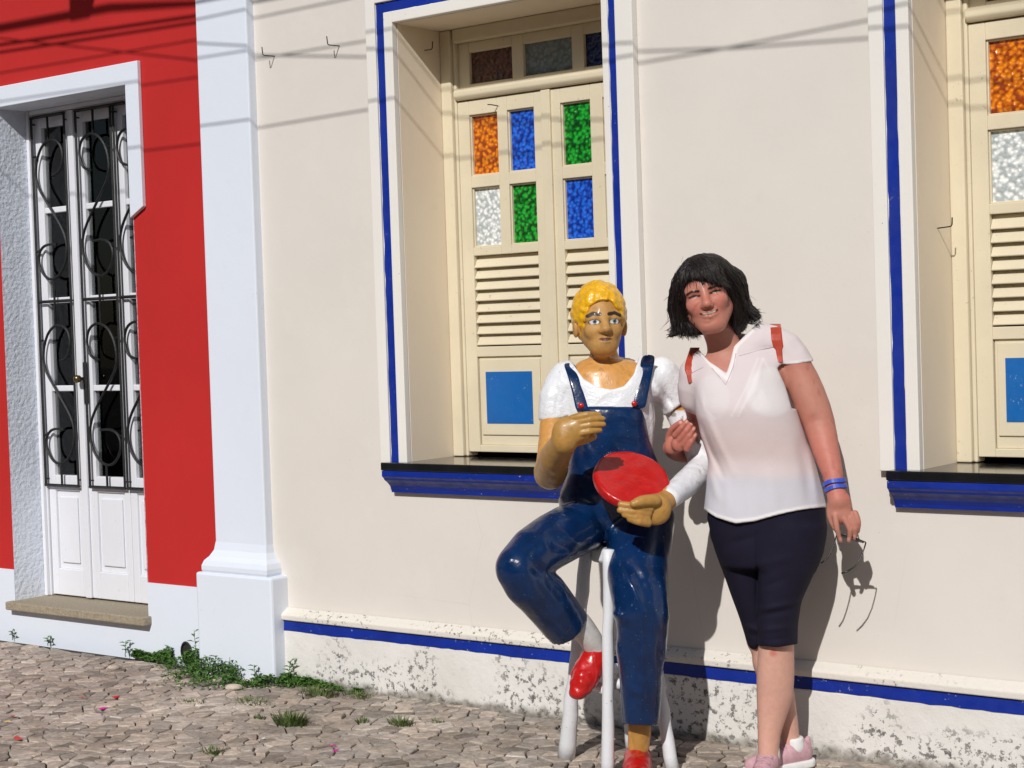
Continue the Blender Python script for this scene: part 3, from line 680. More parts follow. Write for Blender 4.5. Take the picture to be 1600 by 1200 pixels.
def nets(V, axes):
    I = V < 0; n0, n1, n2 = V.shape
    cnt = np.zeros((n0-1, n1-1, n2-1), np.uint8)
    for dx in (0, 1):
        for dy in (0, 1):
            for dz in (0, 1): cnt += I[dx:n0-1+dx, dy:n1-1+dy, dz:n2-1+dz]
    act = np.argwhere((cnt > 0) & (cnt < 8)); idx = np.full(cnt.shape, -1, np.int32); idx[tuple(act.T)] = np.arange(len(act))
    acc = np.zeros((len(act), 3)); w = np.zeros(len(act))
    X = [np.asarray(a) for a in axes]
    for ax in range(3):
        o1, o2 = [q for q in range(3) if q != ax]
        for u in (0, 1):
            for v in (0, 1):
                A = act.copy(); A[:, o1] += u; A[:, o2] += v; B = A.copy(); B[:, ax] += 1
                va, vb = V[tuple(A.T)], V[tuple(B.T)]; m = (va < 0) != (vb < 0)
                t = np.where(m, va/(va-vb+1e-12*(va == vb)), 0)
                P_ = np.stack([X[q][A[:, q]] for q in range(3)], 1); P_[:, ax] += t*(X[ax][B[:, ax]]-X[ax][A[:, ax]])
                acc += P_*m[:, None]; w += m
    vs = acc/np.maximum(w, 1)[:, None]; faces = []
    for ax in range(3):
        o1, o2 = [(1, 2), (2, 0), (0, 1)][ax]
        sl = [slice(None)]*3; sl2 = [slice(None)]*3; sl[ax] = slice(0, -1); sl2[ax] = slice(1, None)
        a, b = I[tuple(sl)], I[tuple(sl2)]; E = np.argwhere(a != b)
        ok = (E[:, o1] > 0) & (E[:, o2] > 0) & (E[:, o1] < V.shape[o1]-1) & (E[:, o2] < V.shape[o2]-1); E = E[ok]
        s = a[tuple(E.T)]
        def cell(d1, d2): Q = E.copy(); Q[:, o1] -= d1; Q[:, o2] -= d2; return idx[tuple(Q.T)]
        q = np.stack([cell(1, 1), cell(0, 1), cell(0, 0), cell(1, 0)], 1)
        q[~s] = q[~s][:, ::-1]; faces.append(q)
    F = np.concatenate(faces); F = F[(F >= 0).all(1)]
    return vs, F
def skin_object(name, vf, mat, parent, colour=None, relax=1):
    vs, F = vf
    for _ in range(relax):                         # one light smoothing pass removes lattice stepping
        acc = np.zeros_like(vs); n = np.zeros(len(vs))
        for a in range(4):
            b = (a+1) % 4; np.add.at(acc, F[:, a], vs[F[:, b]]); np.add.at(acc, F[:, b], vs[F[:, a]]); np.add.at(n, F[:, a], 1); np.add.at(n, F[:, b], 1)
        vs = vs*.5+acc/np.maximum(n, 1)[:, None]*.5
    me = bpy.data.meshes.new(name); me.vertices.add(len(vs)); me.vertices.foreach_set('co', vs.astype(np.float32).ravel())
    me.loops.add(len(F)*4); me.loops.foreach_set('vertex_index', F.astype(np.int32).ravel())
    me.polygons.add(len(F)); me.polygons.foreach_set('loop_start', np.arange(0, len(F)*4, 4, dtype=np.int32))
    me.polygons.foreach_set('use_smooth', np.ones(len(F), bool)); me.update(); me.validate()
    if colour is not None:
        at = me.color_attributes.new('Col', 'FLOAT_COLOR', 'POINT'); c = np.ones((len(vs), 4), np.float32); k = colour(vs); c[:, :k.shape[1]] = k; at.data.foreach_set('color', c.ravel())
    o = link(name, me, mat, parent); o['_n'] = 0; del o['_n']; return o
def bvh(o): me = o.data; return BVHTree.FromPolygons([v.co for v in me.vertices], [p.vertices for p in me.polygons])
def hit(trees, px, py, off=.003):                  # surface point under a photo pixel, lifted a little off the surface
    d = Vector(AX_R*(px-800)/FPX-AX_U*(py-600)/FPX+AX_F).normalized(); best = None
    for t in trees:
        l, n, i, ds = t.ray_cast(Vector(CAMPOS), d)
        if l is not None and (best is None or ds < best[1]): best = (l, ds)
    return None if best is None else best[0]-d*off
def vcol_mat(name, rough=.5, bumps=((90, .2, .002),), spec=.5, var=.05, coat=0):
    t = NT(name); a = t.n('ShaderNodeVertexColor'); a.layer_name = 'Col'
    g = t.ramp(t.noise(60, 4), [(.3, (1-var,)*3), (.7, (1+var,)*3)])
    t.base(t.mix(1.0, a.outputs[0], g, 'MULTIPLY')); t.rough(t.math('MULTIPLY', a.outputs[1], rough)); t.spec(spec)
    t.b.inputs['Coat Weight'].default_value = coat; t.b.inputs['Coat Roughness'].default_value = .12
    for sc, st, ds in bumps: t.bump(t.noise(sc, 4), st, ds)
    return t.m
def flat_mat(name, c, rough=.6, bumps=((90, .2, .002),), spec=.4, var=.06, coat=0, scale=20, chips=None):
    t = NT(name); c = np.array(c[:3]); col = t.ramp(t.noise(scale, 4), [(.3, tuple(c*(1-var))), (.7, tuple(np.minimum(c*(1+var), 1)))])
    if chips: col = t.mix(t.math('MULTIPLY', t.smooth(t.noise(chips[0], 4, .6), chips[2], chips[2]+.04), chips[3]), col, chips[1])
    t.base(col); t.rough(rough); t.spec(spec); t.b.inputs['Coat Weight'].default_value = coat; t.b.inputs['Coat Roughness'].default_value = .12
    for sc, st, ds in bumps: t.bump(t.noise(sc, 4), st, ds)
    return t.m
L3 = lambda *c: np.array(lin(*c)[:3])
def head_basis(yaw, roll, pitch=0):
    r, u, t = AX_R, AX_U, -AX_F
    z = t*math.cos(yaw)-r*math.sin(yaw); x = r*math.cos(yaw)+t*math.sin(yaw)
    up = u*math.cos(roll)-x*math.sin(roll); x2 = x*math.cos(roll)+u*math.sin(roll)
    up2 = up*math.cos(pitch)+z*math.sin(pitch)*1.0; z2 = z*math.cos(pitch)-up*math.sin(pitch)
    return np.array([x2, up2, z2])
class Head:
    def __init__(s, sdf, o, B, sc, smile=0, low=1., cran=1., jaw=1.):
        s.jaw = jaw
        s.o, s.B, s.sc = np.array(o), B, np.array(sc); s.s = sdf; s.smile = smile; s.low = low; s.cran = cran; s.build()
    def W(s, x, y, z): return s.o+(np.array([x, y*(s.low if y < 0 else 1), z])*s.sc)@s.B
    def loc(s, p): q = ((p-s.o)@s.B.T)/s.sc; q[:, 1] = np.where(q[:, 1] < 0, q[:, 1]/s.low, q[:, 1]); return q
    def e(s, c, r, k, op='u'): s.s.ell(s.W(*c), np.array(r)*s.sc, s.B, k, op)
    def c(s, a, b, ra, rb, k, op='u'): m = float(s.sc.mean()); s.s.cone(s.W(*a), s.W(*b), ra*m, rb*m, k, op)
    def build(s):
        sm = s.smile
        s.e((0, .032*s.cran, -.018), (.073, .086*s.cran, .094), .01); s.e((0, -.03, .018), (.061*(.5+.5*s.jaw), .083, .068), .03)
        s.e((0, -.096, .052), (.024, .019, .02), .03)
        for g in (-1, 1):
            s.c((g*.05*s.jaw, -.05, .0), (g*.018, -.096, .042), .02, .018, .03)
            s.e((g*.037, -.030+.006*sm, .054+.003*sm), (.019+.005*sm, .018+.003*sm, .017+.004*sm), .022)
            s.e((g*.076, -.008, -.012), (.010, .031, .019), .008)
            s.e((g*.031, .007, .088), (.017, .0115, .02), .012, 's')
            s.e((g*.031, .004, .058), (.016, .0125, .0145), .006)
            if sm: s.c((g*.043, .0, .066), (g*.018, -.004, .0695), .0055, .0045, .005)     # cheeks pushed up under the eyes
            s.c((g*.048, .013, .058), (g*.031, .0155, .0715), .0045, .005, .006); s.c((g*.031, .0155, .0715), (g*.014, .009, .066), .005, .0035, .006)
            s.e((g*.0125, -.034, .087), (.0085, .008, .011), .006)
        s.c((-.045, .023, .058), (.045, .023, .058), .012, .012, .016)
        s.c((0, .018, .074), (0, -.024, .095), .0075, .0105, .012); s.e((0, -.029, .097), (.0125, .011, .013), .008)
        if sm:
            up = [(-.032, -.053, .065), (-.016, -.0555, .078), (0, -.056, .083), (.016, -.0555, .078), (.032, -.053, .065)]
            lo = [(-.029, -.0555, .064), (-.015, -.0665, .075), (0, -.070, .079), (.015, -.0665, .075), (.029, -.0555, .064)]
            s.e((0, -.0605, .083), (.024, .0042, .012), .003, 's')
        else:
            up = [(-.025, -.073, .066), (-.010, -.067, .078), (0, -.0685, .081), (.010, -.067, .078), (.025, -.073, .066)]
            lo = [(-.023, -.075, .065), (-.010, -.084, .076), (0, -.086, .078), (.010, -.084, .076), (.023, -.075, .065)]
            s.e((0, -.0755, .084), (.018, .0022, .012), .003, 's')
        for P_, r in ((up, .0042), (lo, .0055)):
            for a, b in zip(P_, P_[1:]): s.c(a, b, r, r, .004)
        s.up, s.lo = np.array(up), np.array(lo)
def seg_d(q, pts):
    d = np.full(len(q), 9.)
    for a, b in zip(pts, pts[1:]):
        a, b = np.array(a, float), np.array(b, float); e = b-a; t = np.clip((q-a)@e/(e@e), 0, 1); d = np.minimum(d, np.sqrt(((q-a-t[:, None]*e)**2).sum(1)))
    return d
def blend(c, m, col): return c+(np.array(col)-c)*np.clip(m, 0, 1)[:, None]

# ------------------------------------------------------------------ painted statue of a seated musician on a stool
ZS = 5.44; SS = ZS/FPX
def T(px, py, w=0.): return C(px, py, ZS-w)
def px_r(n): return n*SS
statue = empty('statue', tuple(T(980, 1190, .05)*np.array([1, 1, 0])), 'painted statue in blue dungarees sitting on the stool holding a red tambourine', 'statue')
OCHRE, DULL, FACE = L3(203, 146, 76), L3(176, 133, 68), L3(186, 140, 78)
WHITE_P = L3(232, 234, 238)
def statue_body():
    s = SDF()
    B = head_basis(math.radians(-7), math.radians(2), math.radians(-3)); hd = Head(s, T(938, 508, .03), B, (1.03, 1., 1.0), 0, .74, 1.18, .72)
    # neck and upper chest
    s.chain([(T(942, 535, -.01), px_r(21)), (T(945, 570, -.025), px_r(22)), (T(947, 590, -.03), px_r(28))], .012)
    s.loft([(562, 905, 990, -.08, .04), (580, 892, 1010, -.10, .065), (610, 890, 1022, -.11, .085), (650, 895, 1018, -.11, .09)], ZS, .03)
    # right arm, folded, hand before the chest
    s.chain([(T(882, 598, -.02), px_r(25)), (T(866, 655, .0), px_r(21)), (T(858, 737, .10), px_r(21))], .015)
    s.chain([(T(860, 740, .11), px_r(24)), (T(867, 714, .24), px_r(23)), (T(882, 690, .35), px_r(19))], .02)
    # left arm, plastered white, wrapped round the tambourine
    s.chain([(T(1040, 604, -.04), px_r(20)), (T(1061, 645, -.05), px_r(21)), (T(1088, 700, -.04), px_r(21)), (T(1102, 730, -.02), px_r(21))], .02)
    s.chain([(T(1102, 730, -.02), px_r(22)), (T(1072, 756, .10), px_r(21)), (T(1046, 778, .235), px_r(17))], .02)
    # trunk and legs under the clothes, bare ankle
    s.loft([(640, 900, 1010, -.1, .08), (720, 905, 1010, -.1, .08), (800, 905, 1020, -.1, .08)], ZS, .03)
    s.chain([(T(935, 800, 0), .07), (T(812, 880, .2), .055), (T(905, 975, .11), .04), (T(930, 1012, .07), .036)], .03)
    s.chain([(T(1000, 810, 0), .075), (T(1003, 950, .19), .06), (T(1000, 1110, .12), .04), (T(998, 1165, .10), .034)], .03)
    s.disp = lambda p: .0012*wobble(p, 150, 8, 3)+.0018*wobble(p, 45, 6, 9)*(1-np.exp(-(((p-hd.o)**2).sum(1)/.015)))
    lo = T(980, 800, 0)-np.array([.62, .62, .82]); hi = T(980, 800, 0)+np.array([.5, .4, .8])
    f0, f1 = hd.o-np.array([.13]*3), hd.o+np.array([.13]*3)
    vf = s.mesh(lo, hi, .0060, [(f0, f1)], .0025)
    def col(v):
        px, py, Z = proj(v); w = ZS-Z; n = wobble(v, 60, 8, 5); n2 = wobble(v, 210, 8, 1)
        c = np.tile(OCHRE, (len(v), 1))
        q = hd.loc(v); inhead = (np.abs(q[:, 0]) < .1) & (q[:, 1] > -.14)
        c = blend(c, inhead*np.clip((q[:, 1]+.118+.02*n)/.02, 0, 1)*(py < 560), FACE)
        fore = (px < 915) & (py > 640+6*n) & (w > .105+.02*n); hand = (w > .2) & (px < 960) & (py < 740)
        c = blend(c, (fore | hand)*1., DULL)
        arm = (px > 1030) & (py > 600) & (py < 830); white = arm & ~((py < 640+14*n) & (px > 1035)) & (px > 1040+8*n)
        flake = arm & (py < 700) & (n2+.5*n > .33); 
        c = blend(c, white*1., WHITE_P); c = blend(c, (white & flake)*.85, L3(150, 138, 120))
        c = blend(c, ((px > 955) & (px < 1046+8*n) & (py > 770) & (w > .13))*1., DULL)
        c = blend(c, (n2 > .42)*.35, DULL*.7)
        # sock on the lifted foot
        c = blend(c, ((py > 940) & (py < 1050) & (px < 950))*1., L3(205, 203, 200))
        # painted face
        fz = (q[:, 2] > .03) & inhead; f2 = q[:, :2]
        brow = np.minimum(seg_d(f2, [(-.050, .024), (-.034, .0315), (-.015, .028)]), seg_d(f2, [(.050, .024), (.034, .0315), (.015, .028)]))
        c = blend(c, fz*np.clip((.0068-brow)/.0015, 0, 1), L3(46, 30, 20))
        for g in (-1, 1):
            ex, ey = (f2[:, 0]-g*.031)/.0155, (f2[:, 1]-.004)/.0078; rr = ex*ex+ey*ey
            c = blend(c, fz*np.clip((1.45-rr)/.15, 0, 1), L3(60, 40, 30)); c = blend(c, fz*np.clip((1.0-rr)/.15, 0, 1), L3(214, 214, 210))
            ir = np.sqrt((f2[:, 0]-g*.031-.0015)**2+(f2[:, 1]-.0045)**2)
            c = blend(c, fz*(rr < 1)*np.clip((.0066-ir)/.001, 0, 1), L3(74, 92, 120)); c = blend(c, fz*(rr < 1)*np.clip((.003-ir)/.0008, 0, 1), L3(15, 15, 20))
        lip = np.minimum(seg_d(q, hd.up), seg_d(q, hd.lo)); c = blend(c, fz*np.clip((.0078-lip)/.0012, 0, 1), L3(96, 46, 36))
        c = blend(c, fz*np.clip(1.2-((q[:, 0]/.016)**2+((q[:, 1]+.0755)/.0024)**2), 0, 1), L3(40, 20, 18))
        c = blend(c, fz*np.clip(1.2-((q[:, 0]/.008)**2+((q[:, 1]+.0735)/.0017)**2), 0, 1), L3(190, 180, 170))
        for g in (-1, 1): c = blend(c, fz*np.clip(1.1-(((q[:, 0]-g*.006)/.003)**2+((q[:, 1]+.0405)/.002)**2), 0, 1)*.7, L3(80, 54, 34))
        return np.hstack([c, np.where(inhead & (py < 556), 1.45, .9)[:, None]])
    skm = vcol_mat('statue skin paint', .42, ((70, .35, .003), (220, .3, .0012)), .45, .1, .06)
    def hand(c, rad, shape):
        s = SDF(); shape(s); s.disp = lambda p: .0010*wobble(p, 150, 8, 3)+.0012*wobble(p, 60, 6, 9)
        skin_object('hand', s.mesh(c-np.array(rad), c+np.array(rad), .0029), skm, statue, lambda v: blend(blend(np.tile(DULL, (len(v), 1)), (wobble(v, 90, 8, 1) > .2)*.5, OCHRE*.85), (wobble(v, 210, 8, 1) > .42)*.35, DULL*.6))
    def right(s):
        s.chain([(T(868, 712, .25), px_r(21)), (T(882, 690, .35), px_r(19))], .02)
        s.ell(T(887, 674, .36), (px_r(22), px_r(22), .030), None, .02); s.ell(T(905, 668, .365), (px_r(19), px_r(20), .026), None, .015)
        for (x0, y0), (x1, y1), (x2, y2) in (((894, 653), (918, 648), (936, 648)), ((895, 661), (922, 655), (942, 654)), ((896, 670), (922, 664), (943, 663)), ((897, 679), (920, 674), (937, 672))):
            s.chain([(T(x0, y0, .374), px_r(5.2)), (T(x1, y1, .388), px_r(4.7)), (T(x2, y2, .374), px_r(4.0))], .0018)
        s.chain([(T(888, 686, .355), px_r(9)), (T(908, 688, .34), px_r(8)), (T(926, 682, .335), px_r(6))], .008)
    def left(s):
        s.chain([(T(1042, 782, .245), px_r(16)), (T(1030, 790, .275), px_r(18))], .02)
        s.ell(T(1018, 797, .295), (px_r(28), px_r(22), .028), head_basis(0, math.radians(-20)), .02)
        s.chain([(T(1024, 782, .325), px_r(9)), (T(1003, 783, .352), px_r(8)), (T(990, 787, .362), px_r(5.5))], .008)
        for (x0, y0), (x1, y1), (x2, y2) in (((1015, 795), (992, 791), (970, 788)), ((1012, 802), (990, 800), (969, 797)), ((1010, 810), (993, 808), (976, 804)), ((1012, 817), (998, 815), (984, 811))):
            s.chain([(T(x0, y0, .325), px_r(6.6)), (T(x1, y1, .345), px_r(5.8)), (T(x2, y2, .345), px_r(4.6))], .002)
    hand(T(900, 682, .33), (.17, .17, .14), right); hand(T(1012, 795, .31), (.15, .14, .11), left)
    o = skin_object('painted_body', vf, skm, statue, col)
    # curly yellow hair cap
    h = SDF(); WL = lambda x, y, z: hd.o+np.array([x, y, z])@hd.B; E_ = lambda c, r, k=.015, op='u': h.ell(WL(*c), np.array(r), hd.B, k, op)
    E_((0, .038, -.02), (.089, .108, .106))
    E_((0, -.032, .085), (.066, .108, .085), .006, 's'); E_((0, -.165, 0), (.2, .125, .2), .01, 's')
    for g in (-1, 1): E_((g*.088, -.02, .008), (.024, .034, .024), .006, 's')
    def curl(p):
        a = wobble(p, 190, 8, 2); b = wobble(p, 90, 6, 11); return -.0045*np.abs(a)**.7*np.sign(a)-.0015*b-.002*wobble(p, 330, 6, 7)
    h.disp = curl
    vf = h.mesh(f0-.02, f1+.02, .0034)
    ht = flat_mat('yellow hair paint', L3(232, 174, 8), .3, ((90, .7, .004), (200, .4, .002)), .5, .18, .3, 60, (190, tuple(L3(150, 92, 14)), .62, .6))
    skin_object('hair', vf, ht, statue)
    return o, hd
SB, SHEAD = statue_body()
def statue_clothes():
    gloss = ((60, .5, .006), (150, .5, .0025))
    # white shirt
    s = SDF()
    s.loft([(556, 912, 1000, -.10, .03), (572, 880, 1026, -.12, .07), (600, 876, 1036, -.125, .095), (640, 884, 1026, -.125, .105), (700, 889, 1020, -.125, .105), (740, 892, 1024, -.12, .1)], ZS, .03, 2.4)
    s.chain([(T(886, 592, -.02), px_r(29)), (T(871, 622, -.01), px_r(28)), (T(863, 668, .0), px_r(22))], .03)
    s.chain([(T(1033, 586, -.03), px_r(29)), (T(1050, 612, -.045), px_r(29)), (T(1063, 645, -.05), px_r(26))], .03)
    s.poly([(884, 545), (898, 572), (912, 592), (934, 605), (955, 609), (975, 603), (990, 586), (998, 560), (1003, 540), (960, 510), (915, 510)], ZS, -.09, .3)
    # sleeve hems
    s.poly([(820, 657), (848, 657), (878, 652), (889, 648), (889, 720), (820, 720)], ZS, -.3, .3)
    s.poly([(1030, 652), (1040, 648), (1062, 634), (1084, 616), (1130, 600), (1130, 760), (1026, 760), (1024, 700)], ZS, -.3, .3)
    for pts, a, wd in (([(1012, 605), (1022, 630), (1032, 655)], -.016, 5), ([(1022, 598), (1034, 620), (1044, 642)], .012, 5), ([(1036, 615), (1050, 634)], -.010, 4), ([(1060, 590), (1072, 620)], .004, 4), ([(860, 600), (852, 650)], .004, 4), ([(872, 610), (868, 650)], -.004, 3), ([(1012, 640), (1016, 690)], -.008, 5), ([(880, 630), (892, 600)], -.004, 4), ([(935, 622), (952, 612)], .003, 5)): s.crease(pts, a, wd)
    s.disp = lambda p: .003*wobble(p, 55, 8, 4)+.0012*wobble(p, 140, 8, 8)
    sh = skin_object('shirt', s.mesh(T(960, 650)-np.array([.32, .3, .24]), T(960, 650)+np.array([.3, .25, .24]), .0045), flat_mat('white shirt paint', WHITE_P, .28, gloss, .5, .05, .4, 25, (70, (.3, .29, .28), .66, .5)), statue)
    # dungarees: bib, seat and both legs
    s = SDF()
    s.loft([(634, 904, 1006, .0, .113), (650, 904, 1008, -.02, .119), (690, 896, 1016, -.06, .122), (712, 890, 1024, -.11, .122), (740, 887, 1036, -.135, .122), (775, 872, 1046, -.14, .12), (812, 874, 1052, -.14, .1), (850, 900, 1046, -.13, .08)], ZS, .02, 2.3)
    s.chain([(T(925, 815, .03), px_r(42)), (T(868, 842, .15), px_r(42)), (T(814, 888, .25), px_r(38)), (T(848, 930, .19), px_r(38)), (T(888, 980, .11), px_r(35)), (T(908, 1004, .08), px_r(35))], .02)
    s.loft([(800, 955, 1052, -.12, .1), (838, 940, 1052, -.10, .16), (870, 944, 1046, -.04, .215), (910, 950, 1043, .05, .27), (948, 957, 1043, .11, .285), (963, 961, 1047, .115, .288), (985, 963, 1044, .115, .28), (1060, 968, 1037, .10, .25), (1110, 971, 1032, .085, .22), (1150, 974, 1028, .075, .2)], ZS, .02, 2.2)
    ax = T(912, 1008, .08)-T(850, 938, .18); ax = ax/np.linalg.norm(ax); pt = T(889, 981, .115)
    near = lambda p: np.where((proj(p)[0] < 948) & (proj(p)[1] > 905), (p-pt)@ax, -1.)
    s.cut(near)
    s.cut(lambda p: (proj(p)[1]-(1133+.05*(proj(p)[0]-1000)))*SS)
    for pts, a, wd in (([(930, 800), (946, 835), (944, 866)], -.020, 6), ([(962, 868), (990, 920), (1005, 960)], .009, 7), ([(985, 880), (1012, 930)], -.006, 8), ([(1003, 955), (1004, 1030), (1003, 1115)], .008, 4.5), ([(985, 950), (982, 1060)], -.006, 9), ([(955, 955), (975, 968)], .012, 7),
                       ([(830, 880), (845, 900)], -.012, 9), ([(800, 868), (790, 884)], .006, 7), ([(850, 905), (880, 940)], -.006, 8), ([(860, 850), (900, 862)], -.006, 7), ([(905, 730), (925, 745)], .006, 7), ([(880, 790), (930, 806)], -.010, 7), ([(975, 650), (1002, 660)], .006, 6), ([(1035, 900), (1042, 960)], .006, 8), ([(820, 920), (855, 990)], .006, 9), ([(835, 905), (868, 955)], -.006, 6), ([(880, 830), (905, 850)], .006, 6), ([(845, 855), (830, 868)], -.006, 6), ([(960, 1000), (972, 1040)], .007, 6), ([(1030, 990), (1034, 1060)], -.007, 6), ([(985, 1075), (1010, 1090)], .005, 6), ([(990, 905), (1030, 900)], -.006, 6), ([(965, 690), (1000, 700)], -.004, 6), ([(910, 690), (930, 720)], .005, 6), ([(960, 720), (940, 735)], .004, 5)): s.crease(pts, a, wd)
    s.disp = lambda p: .0022*wobble(p, 38, 8, 6)+.0010*wobble(p, 120, 8, 2)
    dn = flat_mat('navy dungaree paint', L3(6, 39, 80), .25, ((45, .3, .005), (150, .2, .0015)), .4, .25, .3, 16, (110, (.12, .2, .3), .66, .5))
    dg = skin_object('dungarees', s.mesh(T(950, 870)-np.array([.55, .62, .62]), T(950, 870)+np.array([.42, .4, .56]), .0052), dn, statue)
    trees = [bvh(sh), bvh(dg), bvh(SB)]
    # shoulder straps laid over shirt
    def strap(pts, wpx, name='strap'):
        rows = []
        for (x, y), wd in zip(pts, wpx):
            p = hit(trees, x, y, .002) or Vector(T(x, y, .08)); rows.append((p, wd*SS))
        mb = MB(); vs = []; fs = []
        for p, wd in rows:
            rr, tt = Vector(AX_R), -Vector(AX_F)
            for a, b in ((-.5, -.012), (-.5, .004), (-.4, .007), (.4, .007), (.5, .004), (.5, -.012)): vs.append(p+rr*wd*a+tt*b)
        n = len(rows)
        for i in range(n-1):
            for k in range(6): fs.append((i*6+k, i*6+(k+1) % 6, i*6+6+(k+1) % 6, i*6+6+k))
        fs += [tuple(range(6)), tuple(range((n-1)*6+5, (n-1)*6-1, -1))]
        o = mb.add(vs, fs).build(name, dn, statue, smooth=True); m = o.modifiers.new('sub', 'SUBSURF'); m.levels = 2; m.render_levels = 2
    strap([(888, 566), (894, 580), (900, 598), (905, 616), (909, 632), (911, 644)], [19, 19, 20, 21, 22, 22])
    strap([(1014, 553), (1011, 570), (1008, 590), (1004, 608), (1000, 624), (998, 640)], [22, 22, 21, 21, 22, 22])
    rm = flat_mat('red enamel', L3(186, 22, 20), .3, ((80, .4, .003), (30, .3, .004)), .5, .14, .3, 30)
    for x, y in ((908, 634), (991, 631)):
        p = hit(trees, x, y, .012); b = SDF(); b.ell(p, (.0095, .0095, .006)); b.disp = lambda q: .0008*wobble(q, 400, 6, 1)
        skin_object('button', b.mesh(np.array(p)-.014, np.array(p)+.014, .0018), rm, statue)
    # tambourine
    d = SDF(); c = T(987, 751, .21); nrm = -AX_F*.635+AX_U*.74+AX_R*.16; nrm /= np.linalg.norm(nrm); e1 = AX_R*.97-AX_U*.24; e1 -= nrm*(e1@nrm); e1 /= np.linalg.norm(e1); e2 = np.cross(nrm, e1)
    Bd = np.array([e1, e2, nrm])
    def disc(p):
        q = (p-c)@Bd.T; r = np.sqrt(q[:, 0]**2+q[:, 1]**2); return smax(r-.121-.004*wobble(p, 14, 4, 3), np.abs(q[:, 2])-.017, .012)
    d._a('u', disc, c, .15, .002); d.disp = lambda p: .0016*wobble(p, 90, 8, 3)
    skin_object('tambourine', d.mesh(c-.15, c+.15, .0042), rm, statue)
    # red shoes: one hooked on the rung, one on the ground
    sh1 = SDF(); sh1.chain([(T(934, 1010, .06), px_r(17)), (T(925, 1033, .08), px_r(20)), (T(914, 1058, .10), px_r(22)), (T(904, 1079, .12), px_r(14))], .012)
    sh1.poly([(938, 985), (965, 990), (965, 1006), (940, 1012), (915, 1000), (905, 985)], ZS, -.4, .4, 's', .01)
    sh1.disp = lambda p: .004*wobble(p, 80, 8, 1)+.005*wobble(p, 190, 8, 4)
    skin_object('shoe', sh1.mesh(T(917, 1048, .09)-.15, T(917, 1048, .09)+.15, .0045), rm, statue)
    g = T(996, 1180, .1); g[2] = 0
    sh2 = SDF(); fwd = np.array([.52, -.85, 0])
    for a, r, z in ((-.05, .04, .045), (.02, .044, .045), (.10, .042, .038), (.15, .034, .032)): pass
    sh2.chain([(g-fwd*.055+[0, 0, .05], .042), (g+fwd*.03+[0, 0, .046], .045), (g+fwd*.10+[0, 0, .036], .040), (g+fwd*.15+[0, 0, .03], .030)], .03)
    sh2.cut(lambda p: .0-p[:, 2]); sh2.disp = lambda p: .0035*wobble(p, 90, 8, 1)+.0035*wobble(p, 200, 8, 4)
    skin_object('shoe', sh2.mesh(g-np.array([.2, .28, .03]), g+np.array([.2, .2, .14]), .0045), rm, statue)
statue_clothes()
def build_stool():
    m = paint('stool white paint', L3(222, 224, 228), .45, .05, .5, .9, (.25, .24, .22), 24)
    t = empty('stool', (-3.08, -.45, 0), 'white painted pipe stool under the seated statue', 'stool')
    top = .700; c = T(972, 850, .0)[:2]
    MB().tube([(c[0], c[1], top-.03), (c[0], c[1], top-.02), (c[0], c[1], top+.012), (c[0], c[1], top+.02)], [.098, .105, .105, .098], 32).build('seat', m, t, .004)
    def leg(a, b, r): 
        n = 14; a, b = np.array(a), np.array(b)
        MB().tube([a+(b-a)*i/n+np.array([random.gauss(0, .0012), random.gauss(0, .0012), 0]) for i in range(n+1)], [r[0]+(r[1]-r[0])*max(0, (i/n-.6)/.4)+random.gauss(0, .0005) for i in range(n+1)], 14).build('leg', m, t, smooth=True)
    fl = np.array([-3.286, -.462, 0]); ff = np.array([-3.022, -.605, 0]); fr = np.array([-2.885, -.437, 0]); fb = np.array([-3.14, -.29, 0])
    leg(tuple(T(917, 850, .02)), fl, (.0215, .030)); tf = T(951, 858, .16); leg(tuple(tf), ff, (.0185, .0215)); leg((-2.98, -.46, top-.02), fr, (.02, .0215)); leg((-3.1, -.38, top-.02), fb, (.02, .0215))
    for z, (a, b) in ((.27, (fl, ff)), (.29, (ff, fr)), (.27, (fr, fb)), (.29, (fb, fl))):
        k = 1-z/top
        ctr = np.array([c[0], c[1], 0]); A = ctr+(a-ctr)*(.55+.45*k); Bq = ctr+(b-ctr)*(.55+.45*k); A[2] = Bq[2] = z
        MB().tube([A, Bq], .017, 12).build('rung', m, t, smooth=True)
build_stool()

